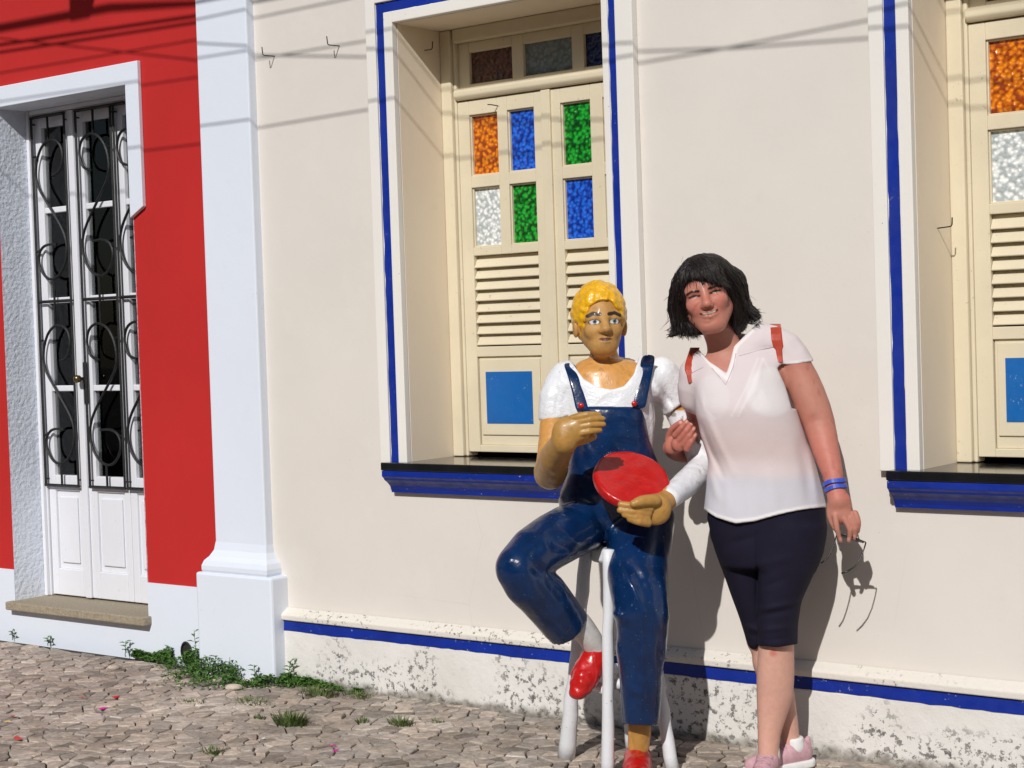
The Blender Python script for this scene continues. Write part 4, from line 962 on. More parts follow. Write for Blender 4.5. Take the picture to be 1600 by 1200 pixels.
# ------------------------------------------------------------------ the woman leaning beside the statue
ZW = 5.27; SW = ZW/FPX
def W(px, py, w=0.): return C(px, py, ZW-w)
def wr(n): return n*SW
person = empty('person', tuple(W(1205, 1190, -.05)*np.array([1, 1, 0])), 'smiling woman in pale blouse and dark knee shorts hooking arms with the statue', 'person')
SKIN, PINK = L3(188, 132, 114), L3(174, 104, 90)
def woman_body():
    s = SDF()
    B = head_basis(math.radians(9), math.radians(13.5), math.radians(2)); hd = Head(s, W(1103, 462, .05), B, (1.02, 1.0, 1.0), 1, .95)
    s.chain([(hd.W(0, -.05, -.025), .047), (W(1134, 545, -.025), .051), (W(1145, 575, -.035), .07)], .015)
    s.loft([(548, 1110, 1190, -.09, .03), (575, 1088, 1228, -.10, .06), (620, 1090, 1224, -.10, .09), (700, 1108, 1260, -.10, .09), (790, 1115, 1280, -.10, .09), (850, 1118, 1280, -.1, .08)], ZW, .03)
    # left arm hanging (right in the picture)
    s.chain([(W(1228, 548, -.02), wr(23)), (W(1245, 576, -.015), wr(25)), (W(1262, 615, -.005), wr(27)), (W(1279, 660, .01), wr(25)), (W(1291, 705, .05), wr(20.5)), (W(1301, 740, .08), wr(16)), (W(1305, 764, .095), wr(14.5)), (W(1309, 782, .105), wr(15))], .02)
    H = .11
    s.ell(W(1313, 795, H), (wr(17), wr(25), .017), head_basis(0, math.radians(-14)), .015)
    s.ell(W(1319, 806, H+.004), (wr(18), wr(9), .014), head_basis(0, math.radians(-14)), .012)
    for pts in (((1305, 806), (1308, 827), (1313, 845)), ((1319, 810), (1328, 828), (1326, 845)), ((1329, 809), (1336, 826), (1335, 841)), ((1336, 802), (1341, 816), (1340, 830))):
        s.chain([(W(*pts[0], H+.012), wr(5.0)), (W(*pts[1], H+.018), wr(4.2)), (W(*pts[2], H+.002), wr(3.5))], .003)
    s.chain([(W(1299, 790, H-.01), wr(7)), (W(1297, 806, H-.005), wr(5.2)), (W(1304, 824, H-.0), wr(4.4)), (W(1311, 832, H+.0), wr(3.6))], .006)
    # right arm: hooked behind the statue's arm, hand round its front
    zz = lambda Z: ZW-Z
    s.chain([(W(1086, 590, -.04), .048), (W(1092, 640, zz(5.42)), .044), (W(1100, 694, zz(5.57)), .040), (W(1078, 706, zz(5.555)), .036), (W(1058, 706, zz(5.515)), .031), (W(1050, 700, zz(5.47)), .030)], .02)
    s.ell(W(1053, 694, zz(5.435)), (.030, .038, .024), head_basis(math.radians(-25), math.radians(-35)), .015)
    s.ell(W(1062, 692, zz(5.405)), (.026, .030, .017), head_basis(math.radians(-20), math.radians(-35)), .012)
    for pts in (((1055, 680), (1065, 668), (1074, 658)), ((1062, 687), (1073, 673), (1082, 660)), ((1068, 694), (1077, 681), (1084, 669)), ((1073, 701), (1080, 690), (1086, 679))):
        s.chain([(W(*pts[0], zz(5.392)), wr(5.4)), (W(*pts[1], zz(5.378)), wr(4.9)), (W(*pts[2], zz(5.388)), wr(3.9))], .004)
    s.chain([(W(1046, 684, zz(5.44)), wr(7)), (W(1051, 670, zz(5.415)), wr(5.5)), (W(1064, 660, zz(5.395)), wr(4.6))], .006)
    # legs
    s.chain([(W(1225, 850, 0), .07), (W(1212, 985, .01), .050)], .03); s.chain([(W(1160, 850, -.05), .06), (W(1187, 1000, -.08), .042)], .03)
    s.loft([(990, 1186, 1240, -.05, .062), (1020, 1184, 1241, -.055, .058), (1060, 1182, 1241, -.062, .05), (1090, 1182, 1239, -.06, .042), (1120, 1183, 1229, -.045, .035), (1150, 1184, 1219, -.03, .033), (1180, 1184, 1217, -.028, .04), (1200, 1183, 1219, -.03, .045)], ZW, .015, 2.05)
    s.loft([(985, 1172, 1214, -.13, -.03), (1040, 1176, 1228, -.14, -.035), (1080, 1192, 1241, -.145, -.045), (1120, 1210, 1246, -.14, -.06), (1150, 1219, 1249, -.135, -.07), (1180, 1221, 1253, -.14, -.065)], ZW, .015, 2.05)
    s.crease([(1092, 474), (1087, 481), (1085, 489)], -.0028, 2.0); s.crease([(1110, 472), (1118, 477), (1123, 483)], -.0028, 2.0); s.crease([(1096, 505), (1106, 506), (1118, 500)], -.002, 2.5)
    s.disp = lambda p: .0008*wobble(p, 60, 6, 3)
    ctr = W(1190, 800, 0); f0, f1 = hd.o-.125, hd.o+.125
    bx = lambda c, *r: (c-np.array(r), c+np.array(r))
    vf = s.mesh(ctr-np.array([.5, .42, .83]), ctr+np.array([.42, .36, .86]), .0054, [(f0, f1), bx(W(1318, 815, .11), .06, .06, .075), bx(W(1062, 685, ZW-5.40), .065, .065, .07)], .0025)
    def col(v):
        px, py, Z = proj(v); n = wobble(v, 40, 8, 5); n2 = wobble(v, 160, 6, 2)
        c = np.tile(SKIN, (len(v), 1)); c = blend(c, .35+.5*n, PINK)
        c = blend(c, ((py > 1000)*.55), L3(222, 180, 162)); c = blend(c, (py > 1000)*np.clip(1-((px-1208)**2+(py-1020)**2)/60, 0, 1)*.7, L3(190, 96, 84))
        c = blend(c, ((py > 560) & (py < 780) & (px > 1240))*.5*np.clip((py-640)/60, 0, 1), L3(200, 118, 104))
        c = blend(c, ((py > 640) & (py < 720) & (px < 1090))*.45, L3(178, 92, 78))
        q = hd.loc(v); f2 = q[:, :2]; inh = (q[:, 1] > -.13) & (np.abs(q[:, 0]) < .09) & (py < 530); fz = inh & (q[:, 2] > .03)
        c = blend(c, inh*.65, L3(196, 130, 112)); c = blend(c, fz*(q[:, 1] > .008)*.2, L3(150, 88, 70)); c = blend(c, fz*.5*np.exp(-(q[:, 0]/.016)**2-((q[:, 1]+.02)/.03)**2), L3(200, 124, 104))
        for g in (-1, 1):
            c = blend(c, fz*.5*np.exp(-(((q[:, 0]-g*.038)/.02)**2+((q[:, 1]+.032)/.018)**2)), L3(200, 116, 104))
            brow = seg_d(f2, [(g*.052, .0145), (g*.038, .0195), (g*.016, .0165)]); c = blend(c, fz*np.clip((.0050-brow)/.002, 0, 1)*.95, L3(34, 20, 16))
            eye = seg_d(f2, [(g*.047, .0035), (g*.034, .0052), (g*.017, .0022)]); c = blend(c, fz*np.clip((.0085-eye)/.006, 0, 1)*.45, L3(120, 62, 50)); c = blend(c, fz*np.clip((.0036-eye)/.0012, 0, 1), L3(22, 13, 11))  # lid shade under the brow painted into the skin tone, then the slit
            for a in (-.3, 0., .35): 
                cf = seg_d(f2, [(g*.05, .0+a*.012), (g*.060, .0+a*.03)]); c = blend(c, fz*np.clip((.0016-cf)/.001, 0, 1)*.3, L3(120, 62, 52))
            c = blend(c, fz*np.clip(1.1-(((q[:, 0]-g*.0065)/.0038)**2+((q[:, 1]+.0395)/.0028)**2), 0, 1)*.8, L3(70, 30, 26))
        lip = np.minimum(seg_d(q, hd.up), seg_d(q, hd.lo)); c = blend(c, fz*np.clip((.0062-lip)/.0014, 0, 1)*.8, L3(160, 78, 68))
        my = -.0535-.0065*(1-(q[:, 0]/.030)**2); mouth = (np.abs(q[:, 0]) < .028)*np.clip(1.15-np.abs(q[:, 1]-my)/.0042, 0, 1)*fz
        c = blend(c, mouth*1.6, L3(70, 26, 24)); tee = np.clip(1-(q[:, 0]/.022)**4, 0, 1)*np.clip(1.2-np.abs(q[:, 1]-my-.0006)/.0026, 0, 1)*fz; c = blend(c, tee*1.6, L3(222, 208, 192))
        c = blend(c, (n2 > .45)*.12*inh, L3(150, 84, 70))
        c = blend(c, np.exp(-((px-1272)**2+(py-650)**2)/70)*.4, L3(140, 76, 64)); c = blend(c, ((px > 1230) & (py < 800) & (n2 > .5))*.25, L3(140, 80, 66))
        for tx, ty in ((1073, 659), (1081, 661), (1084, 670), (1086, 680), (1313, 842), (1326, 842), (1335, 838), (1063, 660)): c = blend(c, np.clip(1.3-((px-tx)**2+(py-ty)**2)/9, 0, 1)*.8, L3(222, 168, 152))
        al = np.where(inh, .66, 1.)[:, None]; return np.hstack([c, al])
    m = vcol_mat('skin', .55, ((300, .2, .0008), (40, .15, .002)), .35, .05)
    bs = m.node_tree.nodes['Principled BSDF']; bs.inputs['Subsurface Weight'].default_value = .12; bs.inputs['Subsurface Radius'].default_value = (.012, .005, .003); bs.inputs['Subsurface Scale'].default_value = .6
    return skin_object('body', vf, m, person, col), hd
WB, WHEAD = woman_body()
def woman_hair():
    hd = WHEAD; h = SDF(); WL = lambda x, y, z: hd.o+np.array([x, y, z])@hd.B
    E_ = lambda c, r, k=.02, op='u': h.ell(WL(*c), np.array(r), hd.B, k, op)
    E_((0, .034, -.018), (.075, .090, .102)); E_((0, .037, .010), (.067, .077, .072), .03)
    # sides: a chin-length bob, ends flicked out
    h.chain([(W(1063, 445, .04), wr(11)), (W(1058, 480, .02), wr(10)), (W(1064, 503, .01), wr(8)), (W(1077, 514, .0), wr(7))], .03)
    h.chain([(W(1064, 505, .03), wr(9)), (W(1054, 521, .04), wr(5)), (W(1046, 525, .045), wr(2.5))], .015)
    h.chain([(W(1145, 440, .0), wr(18)), (W(1150, 475, .0), wr(16)), (W(1155, 500, .0), wr(14)), (W(1150, 514, .0), wr(9))], .03)
    h.chain([(W(1158, 482, .0), wr(11)), (W(1175, 492, -.01), wr(9)), (W(1185, 496, -.01), wr(4))], .015)
    h.chain([(W(1120, 424, .055), wr(17)), (W(1141, 448, .05), wr(14)), (W(1149, 482, .035), wr(12)), (W(1152, 503, .02), wr(9))], .03)
    h.chain([(W(1077, 430, .06), wr(9)), (W(1061, 460, .05), wr(9)), (W(1061, 495, .035), wr(9))], .03)
    h.chain([(W(1112, 424, .0), wr(26)), (W(1136, 446, .0), wr(25))], .04)
    h.chain([(W(1090, 500, -.07), wr(24)), (W(1140, 500, -.08), wr(24))], .03)
    # open the face below the fringe
    h.ell(hd.W(.0, -.028, .10), (.061, .072, .08), hd.B, .006, 's'); h.ell(hd.W(0, -.1, .06), (.054, .06, .07), hd.B, .006, 's')
    h.ell(W(1083, 450, .125), (wr(13), wr(12), .055), None, .008, 's')
    h.ell(W(1093, 446, .13), (wr(14), wr(9), .055), None, .008, 's')
    def strand(p):
        q = (p-hd.o)@hd.B.T; an = np.arctan2(q[:, 0], q[:, 2]+.03+.4*np.clip(q[:, 1], 0, .2))
        return .0010*np.sin(an*52+14*q[:, 1]+3*np.sin(q[:, 1]*40))+.0008*np.sin(an*110-20*q[:, 1])+.002*wobble(p, 55, 5, 2)
    h.disp = strand
    t = NT('dark brown hair'); t.base(t.ramp(t.noise(8, 3), [(.3, (.006, .004, .004)), (.7, (.016, .010, .008))])); t.rough(.55); t.spec(.28)
    ho = skin_object('hair', h.mesh(hd.o-np.array([.19, .19, .16]), hd.o+np.array([.19, .19, .16]), .0036), t.m, person)
    tree = bvh(ho)
    # loose strands over the mass
    mb = MB(); rng = random.Random(3)
    crown = WL(-.012, .115, .0)
    def ribbon(pts, r):
        mb.tube(pts, [r*.8]+[r]*(len(pts)-2)+[r*.25], 3, cap=False)
    def guide(endpx, endpy, endw, bulge, jit):
        a = WL(rng.uniform(-.03, .01), rng.uniform(.112, .124), rng.uniform(-.05, .045)); e = W(endpx+rng.gauss(0, jit), endpy+rng.gauss(0, jit), endw+rng.gauss(0, .015))
        m = (a+e)/2; out = m-WL(0, .0, -.01); out /= np.linalg.norm(out); c1 = a+(m-a)*.5+out*bulge; c2 = m+(e-m)*.35+out*bulge*.9
        pts = []
        for i in range(13):
            u = i/12; p = (1-u)**3*a+3*(1-u)**2*u*c1+3*(1-u)*u*u*c2+u**3*e
            q = Vector(p); loc, nrm, ii, ds = tree.find_nearest(q)
            if loc is not None and u < .93 and ds < .05:
                q = q.lerp(loc+nrm*rng.uniform(.0004, .006), .85)
            pts.append(q)
        ph = rng.uniform(0, 6.28); am = rng.uniform(.0, .003)
        pts = [p+Vector(AX_R)*am*math.sin(ph+i*.9)*i/12 for i, p in enumerate(pts)]
        ribbon(pts, rng.uniform(.0006, .0013))
    for _ in range(900):
        x = 1046+46*rng.random()**.6; guide(x, rng.uniform(505, 525) if x < 1062 else rng.uniform(514, 528), rng.uniform(-.05, .07), .045, 3)
    for _ in range(900):
        x = 1142+46*rng.random()**1.3; guide(x, rng.uniform(500, 518) if x < 1160 else rng.uniform(486, 506), rng.uniform(-.06, .04), .05, 3)
    for _ in range(260):
        x = rng.uniform(1094, 1142); guide(x, 438+(x-1094)*.22+rng.uniform(-3, 3), .135, .026, 1.5)
    for _ in range(26): guide(rng.uniform(1070, 1092), rng.uniform(440, 456), .125, .03, 2)
    for _ in range(34):                             # fly-aways
        g = rng.choice((0, 1, 2))
        if g == 0: guide(rng.uniform(1040, 1056), rng.uniform(470, 530), .02, .06, 5)
        elif g == 1: guide(rng.uniform(1165, 1190), rng.uniform(470, 500), -.02, .06, 5)
        else:
            if rng.random() < .45: continue
            a = WL(rng.uniform(-.05, .03), .120-.2*rng.uniform(0, .03), rng.uniform(-.03, .04)); d = np.array([rng.uniform(-.03, .015), rng.uniform(.004, .022), rng.uniform(-.01, .02)])@hd.B
            ribbon([Vector(a), Vector(a+d*.6+AX_U*rng.uniform(-.002, .007)), Vector(a+d)], .0004)
    # curled tips: left and right flicks
    def tip(px, py, w, dx, dy, L):
        a = W(px, py, w); d1 = AX_R*dx*.001*L-AX_U*dy*.001*L; sd = AX_R*(-dy)-AX_U*dx; cv = rng.uniform(-.35, .6)
        pts = [Vector(a+d1*u*12+sd*.001*L*cv*(u*u)*8-AX_F*rng.uniform(-.001, .001)) for u in (0, .25, .5, .75, 1)]; ribbon(pts, rng.uniform(.0005, .001))
    for _ in range(150): tip(rng.uniform(1050, 1072), rng.uniform(508, 522), rng.uniform(-.03, .05), rng.uniform(-1.0, .1), rng.uniform(.1, .8), rng.uniform(1.2, 2.8))
    for _ in range(60): tip(rng.uniform(1070, 1092), rng.uniform(516, 524), rng.uniform(-.03, .04), rng.uniform(-.4, .4), rng.uniform(.4, .9), rng.uniform(.8, 1.8))
    for _ in range(160): tip(rng.uniform(1160, 1180), rng.uniform(484, 506), rng.uniform(-.03, .03), rng.uniform(.3, 1.1), rng.uniform(-.5, .6), rng.uniform(1.0, 2.4))
    for _ in range(70): tip(rng.uniform(1144, 1165), rng.uniform(502, 514), rng.uniform(-.03, .03), rng.uniform(-.2, .6), rng.uniform(.2, .9), rng.uniform(.8, 1.8))
    st = NT('hair strand sheen'); st.base((.014, .009, .008)); st.rough(.42); st.spec(.5)
    mb.build('hair_strands', st.m, ho, smooth=True)
woman_hair()
def woman_clothes():
    # pale blouse
    s = SDF()
    s.loft([(540, 1120, 1205, -.10, .02), (560, 1092, 1236, -.115, .06), (600, 1083, 1231, -.12, .10), (640, 1086, 1243, -.12, .128), (680, 1093, 1257, -.12, .118), (720, 1106, 1272, -.12, .108), (760, 1104, 1284, -.125, .112), (800, 1099, 1293, -.13, .122), (825, 1097, 1295, -.13, .125)], ZW, .02, 2.35)
    s.chain([(W(1152, 556, -.02), .052), (W(1190, 534, -.03), .055), (W(1226, 546, -.025), .056), (W(1246, 575, -.018), wr(28))], .03)
    s.chain([(W(1140, 562, -.02), .05), (W(1089, 588, -.035), .054), (W(1087, 620, -.06), .055)], .03)
    s.chain([(W(1100, 562, -.045), .034), (W(1083, 578, -.05), .036)], .03)
    s.chain([(W(1150, 535, -.06), .055), (W(1178, 524, -.05), .045)], .03)
    s.poly([(1060, 520), (1090, 541), (1097, 552), (1110, 566), (1135, 583), (1141, 564), (1147, 541), (1164, 524), (1187, 502), (1180, 470), (1080, 470)], ZW, -.10, .4, 's', .003)
    s.poly([(1215, 575), (1221, 571), (1245, 569), (1271, 564), (1300, 560), (1300, 640), (1236, 640), (1226, 600)], ZW, -.3, .3, 's', .003)
    hx, hy = [1090, 1100, 1120, 1149, 1180, 1215, 1255, 1291, 1300], [790, 797, 809, 817, 814, 804, 796, 792, 791]
    s.cut(lambda p: (proj(p)[1]-np.interp(proj(p)[0], hx, hy))*SW)
    for pts, a, wd in (([(1156, 553), (1190, 545), (1222, 541)], -.0035, 2.0), ([(1078, 583), (1098, 572)], -.003, 2), ([(1135, 584), (1135, 600)], -.003, 1.8), ([(1112, 572), (1134, 600)], .0025, 2.2), ([(1136, 600), (1147, 570), (1149, 545)], .0025, 2.2),
                       ([(1095, 660), (1110, 700), (1130, 745)], -.010, 5), ([(1105, 650), (1122, 690), (1146, 740)], .006, 5), ([(1110, 740), (1122, 780)], .006, 6), ([(1135, 750), (1140, 810)], .004, 8), ([(1165, 740), (1172, 808)], -.004, 9), ([(1200, 730), (1215, 798)], .004, 9), ([(1250, 690), (1266, 790)], -.005, 7), ([(1265, 700), (1279, 785)], .005, 5), ([(1180, 570), (1195, 620), (1210, 640)], .003, 8), ([(1190, 570), (1180, 610), (1155, 648)], .003, 5), ([(1220, 560), (1232, 600)], -.005, 5), ([(1095, 610), (1100, 640)], .003, 4), ([(1235, 530), (1250, 550)], -.003, 5),
                       ([(1110, 803), (1149, 815), (1180, 812), (1230, 800), (1288, 790)], .0022, 3)): s.crease(pts, a, wd)
    s.disp = lambda p: .0035*wobble(p, 26, 6, 6)+.001*wobble(p, 70, 6, 2)
    t = NT('blouse cloth'); va = t.n('ShaderNodeVertexColor'); va.layer_name = 'Col'; t.base(va.outputs[0]); t.rough(.8); t.spec(.25); t.bump(t.noise(600, 2), .2, .0006); t.bump(t.noise(10, 4), .35, .01)
    def sheer(v):                                   # thin cloth: skin, underwear and waistband tint it from below
        px, py, Z = proj(v); P2 = np.stack([px, py], 1); c = np.tile(L3(213, 202, 203), (len(v), 1)); n = wobble(v, 30, 6, 3)
        c = blend(c, np.exp(-((py-695-8*n)/38)**2)*.8, L3(208, 188, 186)); c = blend(c, np.clip((py-738-6*n)/16, 0, 1), L3(200, 198, 205))
        cup = np.clip(1.15-(((px-1205)/38)**2+((py-612)/36)**2)**.5, 0, .2)/.2; c = blend(c, cup*.8, L3(222, 218, 218))
        cup = np.clip(1.15-(((px-1112)/26)**2+((py-622)/34)**2)**.5, 0, .2)/.2; c = blend(c, cup*.45, L3(220, 214, 215))
        for sg in ([(1192, 560), (1178, 600), (1154, 650)], [(1184, 560), (1166, 605), (1143, 650)], [(1192, 560), (1204, 582), (1228, 594)], [(1092, 612), (1102, 640), (1118, 655)]): c = blend(c, np.clip((2.4-seg_d(P2, sg))/1.5, 0, 1)*.4, L3(228, 222, 222))
        for sg in ([(1093, 546), (1112, 570), (1134, 590)], [(1137, 592), (1145, 565), (1150, 542)], [(1150, 541), (1188, 503)], hemline, [(1222, 570), (1271, 564)]): c = blend(c, np.clip((4.5-seg_d(P2, sg))/2, 0, 1)*.8, L3(232, 228, 227))
        return c
    hemline = list(zip(hx, [y-2 for y in hy]))
    bl = skin_object('blouse', s.mesh(W(1190, 670)-np.array([.36, .3, .37]), W(1190, 670)+np.array([.3, .28, .37]), .0042), t.m, person, sheer)
    trees = [bvh(bl)]; sm = flat_mat('blouse seam', L3(168, 150, 152), .9)
    for pts in ([(1155, 556), (1170, 552), (1190, 546), (1205, 543), (1221, 540)], [(1079, 584), (1088, 579), (1099, 574)], [(1112, 575), (1123, 588), (1134, 601), (1139, 590), (1146, 572), (1150, 552)], [(1258, 668), (1268, 700), (1276, 735), (1284, 780)]):
        q = [hit(trees, x, y, .0006) for x, y in pts]; q = [p for p in q if p is not None]
        if len(q) > 2: MB().tube(q, .0008, 5).build('seam', sm, bl, smooth=True)
    # dark knee shorts
    s = SDF()
    s.loft([(775, 1108, 1288, -.125, .105), (810, 1105, 1291, -.13, .11), (840, 1112, 1289, -.13, .105), (865, 1120, 1284, -.125, .10), (890, 1132, 1275, -.11, .09)], ZW, .02, 2.4)
    s.loft([(820, 1178, 1291, -.10, .11), (865, 1180, 1285, -.10, .11), (900, 1182, 1270, -.085, .105), (940, 1183, 1252, -.075, .098), (975, 1182, 1247, -.07, .09), (1016, 1182, 1246, -.07, .085)], ZW, .02, 2.25)
    s.loft([(830, 1108, 1190, -.13, .06), (880, 1124, 1192, -.135, .04), (927, 1141, 1200, -.14, .02), (976, 1159, 1212, -.145, .0), (1016, 1171, 1220, -.15, -.01)], ZW, .012, 2.25)
    s.cut(lambda p: (proj(p)[1]-np.interp(proj(p)[0], [1160, 1172, 1182, 1183, 1215, 1246], [1008, 1014, 1015, 1009, 1011, 1006]))*SW)
    for pts, a, wd in (([(1184, 830), (1183, 900), (1183, 1008)], -.006, 2.5), ([(1186, 953), (1215, 948), (1248, 940)], .006, 4), ([(1188, 962), (1240, 952)], -.005, 4), ([(1190, 985), (1240, 980)], .005, 4), ([(1190, 918), (1225, 905)], -.004, 5), ([(1165, 978), (1182, 985)], .005, 4), ([(1170, 990), (1182, 995)], -.004, 3), ([(1188, 880), (1240, 872)], .003, 6), ([(1140, 850), (1180, 838)], -.004, 6), ([(1200, 1000), (1240, 996)], -.003, 3)): s.crease(pts, a, wd)
    s.disp = lambda p: .002*wobble(p, 40, 8, 1)
    pm = flat_mat('dark navy cloth', L3(22, 19, 38), .85, ((400, .2, .0006), (20, .2, .004)), .25, .15)
    skin_object('shorts', s.mesh(W(1200, 900)-np.array([.3, .28, .28]), W(1200, 900)+np.array([.28, .25, .3]), .0044), pm, person)
    # pale pink trainers with white socks
    pk = flat_mat('pink trainer knit', L3(196, 156, 164), .8, ((260, .5, .0012),), .25, .1, 0, 80); wh = flat_mat('white rubber', (.75, .75, .74), .6)
    for ank, fwd, ln in ((W(1200, 1180, .0), np.array([.30, -.95, 0]), 1.), (W(1237, 1172, -.10), np.array([-.45, -.9, 0]), 1.)):
        fwd = fwd/np.linalg.norm(fwd); sd = np.cross(fwd, [0, 0, 1]); g = np.array([ank[0], ank[1], 0.])
        s = SDF(); s.chain([(g-fwd*.042+[0, 0, .042], .031), (g+fwd*.02+[0, 0, .044], .035), (g+fwd*.09+[0, 0, .036], .034), (g+fwd*.15+[0, 0, .030], .026)], .02)
        s.chain([(g-fwd*.030+[0, 0, .06], .031), (g+fwd*.008+[0, 0, .064], .033)], .015)
        s.chain([(g-fwd*.062+[0, 0, .05], .010), (g-fwd*.064+[0, 0, .088], .008)], .015)
        s.chain([(g-fwd*.005+[0, 0, .13], .032), (g-fwd*.005+[0, 0, .085], .030)], .006, 's')
        s.cut(lambda p: .022-p[:, 2]); s.disp = lambda p: .0007*wobble(p, 200, 6, 1)
        sh = skin_object('shoe', s.mesh(g-np.array([.2, .2, .02]), g+np.array([.2, .22, .14]), .004), pk, person)
        s = SDF(); s.chain([(g-fwd*.046+[0, 0, .012], .037), (g+fwd*.02+[0, 0, .012], .040), (g+fwd*.09+[0, 0, .012], .041), (g+fwd*.152+[0, 0, .014], .030)], .03)
        s.cut(lambda p: np.maximum(.001-p[:, 2], p[:, 2]-.026)); skin_object('sole', s.mesh(g-np.array([.22, .22, .02]), g+np.array([.22, .24, .06]), .004), wh, sh)
        s = SDF(); s.chain([(g-fwd*.005+[0, 0, .07], .037), (g-fwd*.004+[0, 0, .10], .0345)], .01); s.cut(lambda p: p[:, 2]-.1); skin_object('sock', s.mesh(g-np.array([.06, .06, -.04]), g+np.array([.06, .06, .12]), .004), wh, sh)
        mb = MB()
        tr = bvh(sh)
        for i in range(5):
            u = .03+.022*i; c = g+fwd*u
            pts = []
            for a in (-.024, -.012, 0, .012, .024):
                l, n, _, _ = tr.ray_cast(Vector(c+sd*a*(1 if i % 2 else -1)+fwd*a*.3+[0, 0, .3]), Vector((0, 0, -1)))
                if l is not None: pts.append(l+Vector((0, 0, .002)))
            if len(pts) > 2: mb.tube(pts, .0022, 5)
        mb.build('laces', pk, sh, smooth=True)
    # festival ribbons on the wrist
    wb = SDF(); a, b = W(1304, 757, .092), W(1307, 769, .098); ax = (b-a)/np.linalg.norm(b-a)
    rib = flat_mat('blue satin ribbon', L3(60, 86, 190), .35, ((500, .3, .0006),), .5, .35, 0, 260)
    for k, (p0, rr) in enumerate(((a-ax*.006, 17.2), (a+ax*.012, 16.6))):
        mb = MB(); n = 28; e1 = np.cross(ax, [0, 0, 1]); e1 /= np.linalg.norm(e1); e2 = np.cross(ax, e1); vs = []; fs = []
        for i in range(n):
            an = 2*math.pi*i/n; d = e1*math.cos(an)+e2*math.sin(an); wv = ax*.0015*math.sin(an*3+k)
            for q, o in ((-.006, 0), (-.006, .0012), (.006, .0012), (.006, 0)): vs.append(p0+ax*q+wv+d*(wr(rr)+.0012+o))
        for i in range(n):
            for q in range(4): fs.append((i*4+q, i*4+(q+1) % 4, ((i+1) % n)*4+(q+1) % 4, ((i+1) % n)*4+q))
        mb.add(vs, fs).build('wrist_ribbon', rib, person, smooth=False)
    return bl
BLOUSE = woman_clothes()
def backpack():
    lm = flat_mat('tan red leather', L3(176, 62, 38), .45, ((120, .3, .0015),), .5, .12, 0, 40)
    t = empty('backpack', tuple(W(1165, 760, -.17)), 'tan red leather backpack worn by the woman, straps over both shoulders', 'backpack')
    s = SDF(); s.ell(W(1165, 650, -.165), (.125, .16, .062), None, .02); s.ell(W(1168, 700, -.165), (.125, .10, .06), None, .04)
    s.disp = lambda p: .002*wobble(p, 40, 6, 3); skin_object('bag', s.mesh(W(1165, 670, -.165)-.24, W(1165, 670, -.165)+.24, .007), lm, t)
    trees = [bvh(BLOUSE)]
    def strap(pts, wd, start):
        rows = [(Vector(start), wd[0]*SW)]
        for (x, y), w in zip(pts, wd):
            p = hit(trees, x, y, .001)
            if p is not None: rows.append((p, w*SW))
        vs = []; fs = []
        for p, w in rows:
            for a, b in ((-.5, -.006), (-.5, .003), (-.36, .005), (.36, .005), (.5, .003), (.5, -.006)): vs.append(p+Vector(AX_R)*w*a-Vector(AX_F)*b)
        n = len(rows)
        for i in range(n-1):
            for k in range(6): fs.append((i*6+k, i*6+(k+1) % 6, i*6+6+(k+1) % 6, i*6+6+k))
        fs += [tuple(range(6)), tuple(range((n-1)*6+5, (n-1)*6-1, -1))]
        MB().add(vs, fs).build('strap', lm, t, .001)
    strap([(1212, 512), (1213, 522), (1214, 532), (1216, 541), (1217, 546), (1218, 556), (1219, 566)], [17, 17, 17, 16, 10, 9, 8], tuple(W(1211, 506, -.06)))
    strap([(1083, 549), (1080, 560), (1077, 571), (1076, 578), (1077, 586), (1079, 598)], [15, 14, 14, 12, 8, 7], tuple(W(1086, 543, -.07)))
backpack()
def glasses():
    t = empty('eyeglasses', tuple(W(1330, 838, .12)), 'thin dark framed eyeglasses hanging from the woman\'s fingers', 'eyeglasses')
    fm = paint('dark metal frame', (.012, .010, .010), .35, .1, .05); gm = MAT['glass']; w = .118
    mb = MB(); mb.tube([W(1308, 833, w), W(1330, 838, w), W(1353, 847.5, w)], .0021, 6)
    mb.build('brow_bar', fm, t, smooth=True)
    for pts in ([(1308, 834), (1303, 850), (1297, 864), (1291, 874), (1283, 880)], [(1353, 848), (1350, 858), (1344, 873), (1336, 885), (1326, 892), (1315, 896)]):
        MB().tube([W(x, y, w+.02*i/4) for i, (x, y) in enumerate(pts)], [.0022, .0022, .0022, .0025, .003, .0028][:len(pts)], 6).build('temple', fm, t, smooth=True)
    a, b = W(1308, 833, w), W(1353, 847.5, w); e = (b-a); dn = AX_F*.9-AX_U*.2; dn -= e*(dn@e)/(e@e); dn /= np.linalg.norm(dn); L = np.linalg.norm(e)
    eu = e/L; nn = np.cross(eu, dn)
    for k in (.27, .73):
        c = a+e*k+dn*.017; n = 24; vs = [c+eu*math.cos(2*math.pi*i/n)*.023+dn*math.sin(2*math.pi*i/n)*.017+nn*o for o in (-.0008, .0008) for i in range(n)]
        MB().add(vs, [tuple(range(n)), tuple(range(2*n-1, n-1, -1))]+[(i, (i+1) % n, n+(i+1) % n, n+i) for i in range(n)]).build('lens', gm, t)
glasses()

